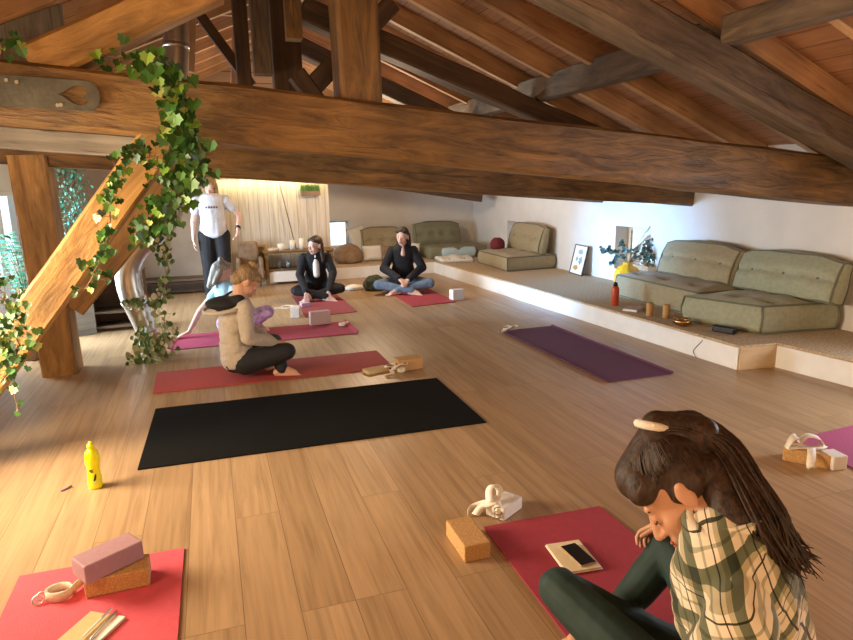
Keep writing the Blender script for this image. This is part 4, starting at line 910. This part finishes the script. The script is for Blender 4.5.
def hand_prims(bm, w, d, pn, curl=.5, s=1.0, side=1, spread=.12):
    """w wrist, d direction of the hand, pn palm normal (fingers curl towards it), side: +1 thumb towards d x pn"""
    w, d = V(w), V(d).normalized(); pn = V(pn); pn = (pn-d*pn.dot(d)).normalized(); l = d.cross(pn)*side
    for k in (-1.5, -.5, .5, 1.5): cap(bm, w+d*.012*s+l*k*.009*s, w+d*.080*s+l*k*.0185*s, .013*s, .0115*s, 10)
    for k, ln in ((-1.5, .80), (-.5, .96), (.5, 1.0), (1.5, .92)):
        b_ = w+d*.085*s+l*k*.0185*s; dd = (d+l*k*spread*.6).normalized(); ang = 0
        for j, (sl, r) in enumerate(((.040, .0092), (.025, .0083), (.020, .0075))):
            ang += curl*(.55+.25*j); v = (dd*math.cos(ang)+pn*math.sin(ang)).normalized(); e = b_+v*sl*ln*s; cap(bm, b_, e, r*s, r*.92*s, 8); b_ = e
    b_ = w+d*.022*s+l*.026*s; v = (d*.75+l*.75+pn*.25).normalized(); e = b_+v*.042*s; cap(bm, b_, e, .013*s, .0105*s, 8); v2 = (d*.95+l*.3+pn*(.2+curl*.5)).normalized(); e2 = e+v2*.03*s; cap(bm, e, e2, .0100*s, .0085*s, 8); cap(bm, e2, e2+v2*.018*s, .0085*s, .0075*s, 8)
def foot_prims(bm, an, toe, up=(0, 0, 1), s=1.0, side=1):
    an, d = V(an), V(toe).normalized(); u = V(up); u = (u-d*u.dot(d)).normalized(); l = d.cross(u)*side
    ell(bm, an-d*.03*s-u*.035*s, (.034*s, .034*s, .034*s)); cap(bm, an-u*.005*s, an+d*.10*s-u*.035*s, .034*s, .026*s); cap(bm, an-d*.03*s-u*.045*s, an+d*.12*s-u*.047*s+l*.012*s, .026*s, .022*s); cap(bm, an-d*.02*s-u*.045*s, an+d*.11*s-u*.05*s-l*.018*s, .022*s, .018*s)
    for k, (r, ln) in enumerate(((.0135, .030), (.0095, .030), (.009, .026), (.0085, .022), (.008, .018))):
        b_ = an+d*(.135-.006*k)*s-u*.050*s+l*(.026-.0165*k)*s; cap(bm, b_, b_+d*ln*s-u*.004*s, r*s, r*.9*s, 8)
def torso_prims(bm, sp, ax_h, ax_s, pad=0, s=1.0, prof=None, t0=0, t1=1):
    pts = smooth_path(sp, 6); n = len(pts)
    prof = prof or [(0, .150, .115), (.25, .145, .105), (.45, .122, .09), (.7, .142, .105), (.88, .135, .095), (1, .085, .065)]
    for i, p in enumerate(pts):
        t = i/(n-1)
        if t < t0 or t > t1: continue
        for (a_, w0, d0), (b2, w1, d1) in zip(prof, prof[1:]):
            if a_ <= t <= b2: k = (t-a_)/(b2-a_); w_, d_ = w0+(w1-w0)*k, d0+(d1-d0)*k; break
        up = (pts[min(i+1, n-1)]-pts[max(i-1, 0)]).normalized(); ax = (V(ax_h)*(1-t)+V(ax_s)*t); ax = (ax-up*ax.dot(up)).normalized(); f = up.cross(ax)
        R = Matrix(((ax.x, f.x, up.x), (ax.y, f.y, up.y), (ax.z, f.z, up.z)))
        ell(bm, p, ((w_+pad)*s, (d_+pad)*s, .075*s), R)
def figure(label, origin, yaw, J, look, top, bottom, skin, hair, hairm, s=1.0, voxel=.008, sleeve=1.0, leg=1.0, tpad=.018, ppad=.008, hands=None, feet=None, closed=False, topdisp=(.007, 14, (1, 1, .6)), extra=None, torso_t=(0, .97), head_s=1.0, tprof=None, hands_s=1.0):
    """J: joints in the person's own frame (right, forward, up); yaw: heading of 'forward' in the world plane"""
    t = thing('person', label, 'person', tuple(origin))
    F_ = V((math.cos(yaw), math.sin(yaw), 0)); R_ = V((F_.y, -F_.x, 0)); G = lambda p: (R_*p[0]+F_*p[1]+V((0, 0, p[2])))*s
    D = lambda p: R_*p[0]+F_*p[1]+V((0, 0, p[2]))
    j = {k: G(v) for k, v in J.items()}
    hipax = (j['hipR']-j['hipL']).normalized(); shax = (j['shR']-j['shL']).normalized()
    spine = [j['pelvis'], j['waist'], j['chest'], j['neck']]
    HR = basis(D(look[0]), D(look[1]))
    hs = s*head_s
    # body: one continuous surface
    bm = bmesh.new(); torso_prims(bm, spine, hipax, shax, -.012, s, tprof)
    head_prims(bm, j['head'], HR, hs); cap(bm, j['head']+HR @ V((0, -.025, -.05))*hs, j['neck'], .050*s, .056*s)
    for sd in 'LR':
        cap(bm, j['neck'], j['sh'+sd], .045*s, .045*s); cap(bm, j['sh'+sd], j['el'+sd], .046*s, .037*s); cap(bm, j['el'+sd], j['wr'+sd], .037*s, .024*s)
        hd = (hands or {}).get(sd); d = D(hd[0]) if hd else (j['wr'+sd]-j['el'+sd]); pn = D(hd[1]) if hd else V((0, 0, -1)); cu = hd[2] if hd else .5; sdn = hd[3] if hd and len(hd) > 3 else 1
        hand_prims(bm, j['wr'+sd], d, pn, cu, s*hands_s, sdn)
        cap(bm, j['hip'+sd], j['kn'+sd], .078*s, .052*s); cap(bm, j['kn'+sd], j['an'+sd], .050*s, .032*s)
        ft = (feet or {}).get(sd)
        if ft: foot_prims(bm, j['an'+sd], D(ft[0]), D(ft[1]), s, ft[2] if len(ft) > 2 else 1)
    if voxel < .006: body = organic('body', bm, skin, t, .0045, 5)
    else: body = organic('body', bm, skin, t, voxel*.8, 4)
    # top
    bm = bmesh.new(); torso_prims(bm, spine, hipax, shax, tpad, s, tprof, *torso_t)
    for sd in 'LR':
        cap(bm, j['neck'].lerp(j['sh'+sd], .55), j['sh'+sd], .050*s, .056*s+tpad*.5)
        e = j['el'+sd]; w_ = j['wr'+sd]
        if sleeve >= 1: cap(bm, j['sh'+sd], e, .054*s+tpad*.6, .046*s+tpad*.6); cap(bm, e, e.lerp(w_, .93), .046*s+tpad*.6, .033*s+tpad*.5)
        else: q = j['sh'+sd].lerp(e, sleeve); cap(bm, j['sh'+sd], q, .056*s+tpad*.4, .052*s+tpad*.4)
    organic('top', bm, top, t, voxel, 5, topdisp).name = 'shirt'
    # bottoms
    bm = bmesh.new(); ell(bm, j['pelvis'], (.155*s, .125*s, .10*s), Matrix(((hipax.x, F_.x, 0), (hipax.y, F_.y, 0), (hipax.z, F_.z, 1))))
    for sd in 'LR':
        cap(bm, j['hip'+sd], j['kn'+sd], (.092+ppad)*s, (.060+ppad)*s); a_ = j['kn'+sd].lerp(j['an'+sd], leg); cap(bm, j['kn'+sd], a_, (.058+ppad)*s, (.040+ppad)*s)
    organic('trousers', bm, bottom, t, voxel, 5, (.004, 12, (1, 1, 1)))
    bm = bmesh.new(); T_ = lambda p: j['head']+HR @ (V(p)*hs)
    ell(bm, T_((0, -.028, .046)), (.081*hs, .092*hs, .086*hs), HR)
    ell(bm, T_((0, .046, .090)), (.04*hs, .034*hs, .024*hs), HR)
    for sx in (-1, 1): ell(bm, T_((sx*.040, .036, .074)), (.036*hs, .040*hs, .030*hs), HR); hair(bm, T_, HR, hs, G)
    organic('hair', bm, hairm, t, voxel*.9, 7, (.0018, 30, (1, 1, .25)))
    face_parts(t, j['head'], HR, hs, M['lip'], M['brow'], closed)
    if extra: extra(t, j, G, D, T_, HR, hs)
    return t
HB = hairmat('brown_hair', (.010, .005, .003), (.065, .030, .014)); HDK = hairmat('dark_hair', (.006, .004, .003), (.03, .018, .012)); HBL = hairmat('blond_hair', (.12, .065, .025), (.42, .27, .12)); HG = hairmat('ash_hair', (.14, .13, .11), (.42, .40, .34))
# --- 1 the near woman in plaid
def hair1(bm, T, R, s, G):
    cap(bm, T((0, .03, .085)), T((0, -.06, .105)), .062*s, .055*s); ell(bm, T((0, -.085, .125)), (.044*s, .044*s, .044*s), R)
    cap(bm, T((.0, -.10, .11)), T((.0, -.135, .05)), .042*s, .045*s); ell(bm, T((0, -.075, -.02)), (.062*s, .05*s, .06*s), R); ell(bm, T((0, -.085, -.065)), (.056*s, .042*s, .055*s), R)
    for sx in (-1, 1): ell(bm, T((sx*.05, -.03, .01)), (.032*s, .055*s, .045*s), R); ell(bm, T((sx*.045, .040, .060)), (.034*s, .045*s, .034*s), R)
def extra1(t, j, G, D, T, R, s):
    bm = bmesh.new(); c0, ax = T((0, -.085, .132)), (T((0, -.12, .16))-T((0, -.05, .12))).normalized()
    _, y, z = frame_of(ax); tube(bm, [c0+y*.043*math.cos(k*PI/8)+z*.043*math.sin(k*PI/8) for k in range(17)], .011, 8); obj('hair_tie', bm, M['strap_white'], t, True)
    bm = bmesh.new(); ax = (j['shR']-j['shL']).normalized(); bk = ax.cross(V((0, 0, 1)))*-1
    if bk.dot(T((0, -1, 0))-T((0, 0, 0))) < 0: bk = -bk
    key = [(T((0, -.085, .13)), .036), (T((0, -.140, .085)), .040), (T((0, -.150, .0)), .046), (j['neck']+bk*.07+V((0, 0, .06)), .046), (j['neck']+bk*.105+V((0, 0, .0)), .046), (j['neck'].lerp(j['chest'], .2)+bk*.125, .048)]
    for i in range(420):
        a_ = rnd.uniform(0, 2*PI); r_ = math.sqrt(rnd.random()); ln = rnd.uniform(.45, 1); pts = []
        for k, (c, w_) in enumerate(key):
            rr = w_*r_; q = c+ax*math.cos(a_)*rr+bk*math.sin(a_)*rr*.7+rv(.004+.003*k)+ax*.012*math.sin(k*2.1+a_); 
            if k == 5: q = key[4][0].lerp(key[5][0], ln)+(q-c)*1.25+rv(.012)
            pts.append(q)
        sp_ = smooth_path(pts, 5); n_ = len(sp_); tube(bm, sp_, [.0034]*(n_-6)+[.0028, .0024, .002, .0016, .001, .0005], 4)
    obj('ponytail', bm, HB, t, True)
    bm = bmesh.new()
    for i in range(420):
        az = rnd.uniform(-2.7, 2.7); el = rnd.uniform(.0, .35)+(.22 if abs(az) < 1.1 else -.25 if abs(az) > 1.9 else -.02)
        d0 = V((math.sin(az)*math.cos(el), math.cos(az)*math.cos(el), math.sin(el))); d1 = V((rnd.uniform(-.12, .12), -.42, .9)).normalized(); pts = []
        for k in range(8):
            d = d0.slerp(d1, k/7) if d0.angle(d1) < 3.0 else d0; pts.append(T((d.x*.0845, -.028+d.y*.0965, .046+d.z*.090)))
        tube(bm, smooth_path(pts, 2), [.0008]+[.0021]*13+[.0018], 4)
    obj('hair_strands', bm, HB, t, True)
    bm = bmesh.new(); ell(bm, j['neck']+V((0, 0, .03)), (.060, .060, .035)); cap(bm, j['neck']+V((0, 0, .035))+bk*.01, T((0, -.09, -.03)), .052, .055); organic('nape_hair', bm, HB, t, .006, 4, (.002, 30, (1, 1, .25)))
    bm = bmesh.new(); cf = ax.cross(V((0, 0, 1))); tube(bm, [j['neck']+ax*.078*math.cos(k*PI/10)+cf*.082*math.sin(k*PI/10)+V((0, 0, .018)) for k in range(21)], .02, 10); obj('collar', bm, PL, t, True)
    bm = bmesh.new(); a_ = j['wrR'].lerp(j['elR'], .06); b_ = j['wrR'].lerp(j['elR'], .42); tube(bm, [a_, b_], [.040, .052], 20); obj('cuff', bm, PLC, t, True)
    c_ = T((0, -.035, -.115)); bm = bmesh.new(); pts = [j['neck']+R_n(j, a2) for a2 in [k*2*PI/18 for k in range(19)]]; ribbon(bm, pts, .045, .008, V((0, 0, 1))); obj('collar', bm, PL, t, True)
def R_n(j, a):
    sh = (j['shR']-j['shL']).normalized(); f = V((0, 0, 1)).cross(sh); return sh*.066*math.cos(a)+f*.072*math.sin(a)+V((0, 0, .03+.02*math.sin(-a)))
PL = plaid('green_cream_plaid', 12.5); PLC = plaid('narrow_plaid', 30, (0, .2, .1))
J1 = dict(pelvis=(-.02, 0, .12), waist=(-.06, -.02, .32), chest=(-.12, .02, .53), neck=(-.145, .040, .69), head=(-.160, .160, .732),
    shL=(-.265, -.085, .585), shR=(.015, .11, .62), elL=(-.32, -.02, .36), elR=(.25, .22, .46), wrL=(-.15, .22, .20), wrR=(.185, .44, .41),
    hipL=(-.10, .05, .13), hipR=(.08, .04, .12), knL=(-.15, .58, .225), knR=(.19, .47, .325), anL=(.12, .38, .08), anR=(.01, .545, .055))
figure('woman in a green and cream plaid shirt sitting cross-legged, head bowed, near right', (1.20, 1.0, .012), math.radians(98), J1, ((-.56, .26, -.78), (-.3, .7, .6)), PL, plain('green_leggings', (.012, .035, .028), .75, .1, 20), M['skin'], hair1, HB, 1.06, .0052,
    hands=dict(L=((.3, .9, -.2), (.3, 0, -1), .5, -1), R=((-.25, .85, -.4), (-.4, -.3, -.9), .7, 1)), feet=dict(L=((.9, .1, -.1), (0, 0, 1)), R=((-.85, .45, -.05), (0, .2, 1), -1)), closed=True, torso_t=(0, .97), tprof=[(0, .150, .115), (.25, .145, .105), (.45, .122, .09), (.7, .142, .105), (.85, .12, .085), (1, .055, .05)], topdisp=(.013, 11, (1, 1, .7)), extra=extra1, tpad=.03, ppad=.004, head_s=.97)
# --- 2 cream hooded jacket
SEAT = dict(pelvis=(0, 0, .12), waist=(0, -.02, .29), chest=(0, .01, .46), neck=(0, .06, .60), head=(0, .11, .73), shL=(-.17, .05, .55), shR=(.17, .05, .55), elL=(-.24, .12, .32), elR=(.24, .12, .32), wrL=(-.12, .33, .24), wrR=(.12, .33, .24),
    hipL=(-.09, .03, .12), hipR=(.09, .03, .12), knL=(-.32, .36, .15), knR=(.32, .36, .15), anL=(.10, .38, .07), anR=(-.10, .40, .06))
cream = plain('cream_fleece', (.50, .42, .32), .95, .08, 40, .5, bscale=90, sheen=.3)
def hair2(bm, T, R, s, G):
    ell(bm, T((0, -.04, .135)), (.045*s, .045*s, .035*s), R); ell(bm, T((0, -.07, -.02)), (.06*s, .05*s, .06*s), R)
def extra2(t, j, G, D, T, R, s):
    bm = bmesh.new(); ell(bm, G((0, -.055, .575)), (.165, .15, .055)); cap(bm, G((-.11, .02, .60)), G((0, -.10, .56)), .05, .055); cap(bm, G((.11, .02, .60)), G((0, -.10, .56)), .05, .055)
    organic('hood', bm, plain('black_fleece', (.012, .012, .012), .9), t, .008, 5)
    bm = bmesh.new(); tube(bm, [G((.185*math.cos(a), -.06+.165*math.sin(a), .54+.02*math.sin(a))) for a in [k*PI/10-PI for k in range(21)]], .014, 8); obj('hood_edge', bm, cream, t, True)
J2 = dict(SEAT); J2.update(chest=(0, -.01, .44), neck=(0, .045, .585), head=(0, .105, .72), elR=(.23, .04, .34), wrR=(.15, .25, .26), wrL=(-.10, .28, .22), knR=(.20, .33, .19), knL=(-.28, .34, .16), anR=(-.05, .25, .06), anL=(.16, .29, .055))
figure('woman in a cream jacket with black hood, hair in a bun, on the red mat', (.13, 5.24, .012), math.radians(8), J2, ((-.1, .72, -.7), (0, .7, .72)), cream, plain('black_trousers', (.012, .012, .013), .8), M['skin'], hair2, HBL, 1.05, .0075,
    hands=dict(L=((.5, .8, -.3), (0, 0, -1), .4, -1), R=((-.3, .9, -.15), (0, 0, -1), .5, 1)), feet=dict(L=((.3, .9, -.1), (0, 0, 1)), R=((-.5, .8, -.1), (0, 0, 1), -1)), tpad=.014, closed=True, extra=extra2, topdisp=(.009, 10, (1, 1, 1.6)))
# --- 3 girl in blue leaning on her hand
def hair3(bm, T, R, s, G):
    ell(bm, T((0, -.05, .135)), (.03*s, .03*s, .03*s), R); cap(bm, T((0, -.08, .04)), T((0, -.13, -.17)), .06*s, .035*s); cap(bm, T((.05, -.05, .0)), T((.05, -.10, -.14)), .04*s, .02*s); cap(bm, T((-.05, -.05, .0)), T((-.05, -.10, -.14)), .04*s, .02*s)
J3 = dict(SEAT); J3.update(waist=(-.02, .06, .27), chest=(-.05, .05, .41), neck=(-.06, .02, .575), head=(-.06, .03, .71), shL=(-.20, .04, .50), shR=(.09, .04, .51), elL=(-.30, -.16, .27), wrL=(-.32, -.30, .06), elR=(.16, .14, .32), wrR=(.10, .32, .22), knL=(-.22, .42, .20), knR=(.22, .36, .24), anL=(.05, .34, .07), anR=(-.05, .34, .07), pelvis=(0, .08, .12))
tie = plain('lilac_tie_dye', (.52, .36, .66), .85, .5, 22)
figure('girl in a pale blue top and lilac trousers leaning back on one hand', (.10, 6.72, .012), math.radians(32), J3, ((.35, .9, -.2), (0, .1, 1)), plain('pale_blue_cotton', (.36, .58, .72), .85, .08), tie, M['skin_pale'], hair3, HG, .92, .0085,
    hands=dict(L=((-.35, -.8, -.3), (0, 0, -1), .1, -1), R=((0, .9, -.2), (0, 0, -1), .4, 1)), feet=dict(L=((.9, .3, 0), (0, 0, 1)), R=((-.9, .3, 0), (0, 0, 1))), sleeve=.35, tpad=.014, ppad=.02)
# --- 4 woman in black jacket
def hair4(bm, T, R, s, G):
    for sx in (-1, 1): cap(bm, T((sx*.055, -.05, .02)), T((sx*.075, -.045, -.20)), .038*s, .026*s)
    cap(bm, T((0, -.07, .0)), T((0, -.09, -.20)), .06*s, .05*s)
def extra4(t, j, G, D, T, R, s):
    bm = bmesh.new(); cap(bm, G((0, .105, .57)), G((0, .130, .32)), .045, .045); organic('undershirt', bm, M['linen'], t, .01, 3)
J4 = dict(SEAT); J4.update(shL=(-.155, .04, .55), shR=(.155, .04, .55), head=(0, .10, .715), elL=(-.225, .12, .33), elR=(.225, .12, .33), wrL=(-.13, .40, .12), wrR=(.17, .42, .13), knL=(-.30, .30, .14), knR=(.30, .30, .14))
blk = plain('black_knit', (.010, .010, .013), .9, .2, 20)
figure('woman in a black jacket over a white top seated on the dark red mat', (1.32, 8.72, .012), math.radians(-95), J4, ((.75, .65, -.05), (0, 0, 1)), blk, plain('black_leggings', (.010, .010, .012), .85), M['skin_pale'], hair4, HB, .98, .0085,
    hands=dict(L=((0, .4, -.9), (0, -1, 0), .3, -1), R=((0, .4, -.9), (0, -1, 0), .3, 1)), feet=dict(L=((.9, .3, -.1), (0, 0, 1)), R=((-.9, .3, -.1), (0, 0, 1))), tpad=.02, extra=extra4, head_s=1.06)
# --- 5 woman in black sweater and jeans
def hair5(bm, T, R, s, G):
    for sx in (-1, 1): cap(bm, T((sx*.058, -.045, .02)), T((sx*.072, -.05, -.11)), .036*s, .03*s)
    cap(bm, T((0, -.07, .0)), T((0, -.08, -.12)), .06*s, .05*s)
def extra5(t, j, G, D, T, R, s):
    bm = bmesh.new(); cap(bm, G((0, .085, .64)), G((0, .150, .53)), .048, .032); organic('neckline', bm, M['skin_pale'], t, .008, 3)
J5 = dict(SEAT); J5.update(waist=(0, -.01, .30), chest=(0, .02, .475), neck=(0, .05, .62), head=(0, .09, .765), shL=(-.15, .04, .565), shR=(.15, .04, .565), elL=(-.27, .10, .33), elR=(.27, .10, .33), wrL=(-.06, .34, .20), wrR=(.07, .35, .21), knL=(-.36, .30, .13), knR=(.36, .30, .13))
figure('smiling woman in a black sweater and blue jeans seated on the crimson mat', (2.56, 8.72, .012), math.radians(-104), J5, ((.35, .93, -.05), (0, 0, 1)), blk, plain('blue_denim', (.13, .20, .30), .85, .2, 12), M['skin_pale'], hair5, HDK, 1.0, .0085,
    hands=dict(L=((.5, .6, -.3), (0, -.3, -1), .5, -1), R=((-.5, .6, -.3), (0, -.3, -1), .5, 1)), feet=dict(L=((.9, .3, -.1), (0, 0, 1)), R=((-.9, .3, -.1), (0, 0, 1))), tpad=.028, extra=extra5, head_s=1.08)
# --- 6 standing woman
def hair6(bm, T, R, s, G):
    for sx in (-1, 1): cap(bm, T((sx*.06, .0, .02)), T((sx*.075, .03, -.22)), .045*s, .03*s)
    cap(bm, T((0, -.07, .0)), T((0, -.08, -.22)), .06*s, .05*s)
def extra6(t, j, G, D, T, R, s):
    bm = bmesh.new(); d = (j['wrL']-j['elL']).normalized(); tube(bm, [j['wrL']-d*.05, j['wrL']-d*.02], [.034, .034], 14); obj('bracelet', bm, M['black'], t, True)
    for k in range(5):
        bm = bmesh.new(); B(bm, (-.075+k*.032, -.004, -.012), (-.052+k*.032, .004, .012), .002); q = obj('shirt_print', bm, plain('print_maroon', (.15, .05, .05), .8), t); q.matrix_local = Matrix.Translation(G((0, .155, 1.26)))@ Matrix.Rotation(math.radians(0), 4, 'Z')
J6 = dict(pelvis=(0, 0, .92), waist=(0, .01, 1.05), chest=(0, .0, 1.24), neck=(0, .0, 1.40), head=(0, .03, 1.53), shL=(-.18, 0, 1.34), shR=(.18, 0, 1.34), elL=(-.34, -.02, 1.14), elR=(.25, .0, 1.08), wrL=(-.31, .14, .96), wrR=(.26, .06, .85), hipL=(-.09, 0, .88), hipR=(.09, 0, .88), knL=(-.10, .03, .48), knR=(.10, .03, .48), anL=(-.11, 0, .09), anR=(.11, 0, .09))
figure('standing woman in a white T-shirt and black trousers, long fair hair hiding her face', (.045, 9.0, 0), math.radians(-92), J6, ((.2, .8, -.5), (0, .4, .9)), plain('white_cotton', (.58, .59, .62), .85), plain('black_cotton', (.010, .010, .012), .85), M['skin_pale'], hair6, HBL, .99, .0085,
    hands=dict(L=((.2, .3, -.9), (1, 0, 0), .6, 1), R=((0, .1, -1), (-1, 0, 0), .4, 1)), feet=dict(L=((0, 1, 0), (0, 0, 1)), R=((0, 1, 0), (0, 0, 1))), sleeve=.45, tpad=.034, ppad=.03, extra=extra6)

# ------------------------------------------------------------------ light
def area(name, loc, to, sx, sy, power, c, spread=PI):
    l = bpy.data.lights.new(name, 'AREA'); l.shape = 'RECTANGLE'; l.size = sx; l.size_y = sy; l.energy = power; l.color = c; l.spread = spread
    o = bpy.data.objects.new(name, l); C.objects.link(o); o.location = loc; o.rotation_euler = (V(to)-V(loc)).to_track_quat('-Z', 'Y').to_euler(); o.visible_camera = False if False else True; return o
def lamp(name, loc, power, c, r=.12):
    l = bpy.data.lights.new(name, 'POINT'); l.energy = power; l.color = c; l.shadow_soft_size = r; o = bpy.data.objects.new(name, l); C.objects.link(o); o.location = loc; return o
warm = (1.0, .64, .33); cool = (.20, .50, 1.0)
area('daylight_left_front', (XL+.02, 3.45, 1.08), (3, 3.1, .2), 1.1, .9, 88, (1.0, .80, .56), 2.2)
area('daylight_left_rear', (XL+.02, 7.5, .85), (4.5, 7.0, .1), 2.4, 1.2, 175, (.72, .86, 1.0), 2.2)
area('daylight_left_beam', (XL+.06, 7.4, 1.1), (4.9, 6.95, .60), .5, .4, 30, cool, .42)
area('daylight_right', tuple(wallpt(2.25, .76, -.03)), (2, 2.6, 0), .9, .6, 34, (.85, .90, 1.0), 2.2)
lamp('ambient_fill_front', (.2, -1.0, 1.7), 55, warm, .2)  # unseen lamp added behind the camera for warm ambient light
lamp('wall_lamp_left', (-1.5, 1.7, 1.5), 42, warm, .12)
lamp('flue_fill_left', (-1.65, 5.0, 2.35), 22, (1, .78, .58), .1)  # added out of view to brighten the flue and gable boards
lamp('gable_fill', (.3, 8.4, 2.2), 12, (1, .72, .5), .1)  # invented source that lifts the dark gable boards
lamp('bounce_fill_right', (3.6, .2, .8), 26, warm, .12)  # added low and out of view, lights rafter undersides like floor bounce
lamp('rear_fill', (2.1, 8.8, 1.85), 85, (1, .74, .48), .15)  # added source hidden behind the beams, brightens the rear of the room
area('led_strip', (.95, 10.4, 1.62), (.95, 10.46, 1.0), 1.7, .03, 7, (1.0, .86, .45))
w = bpy.data.worlds.new('world'); bpy.context.scene.world = w; w.use_nodes = True
bg = w.node_tree.nodes['Background']; bg.inputs['Color'].default_value = (.78, .90, 1.0, 1); bg.inputs['Strength'].default_value = 1.6
sc = bpy.context.scene; sc.view_settings.view_transform = 'Standard'; sc.view_settings.look = 'None'; sc.view_settings.exposure = .12; sc.view_settings.gamma = 1
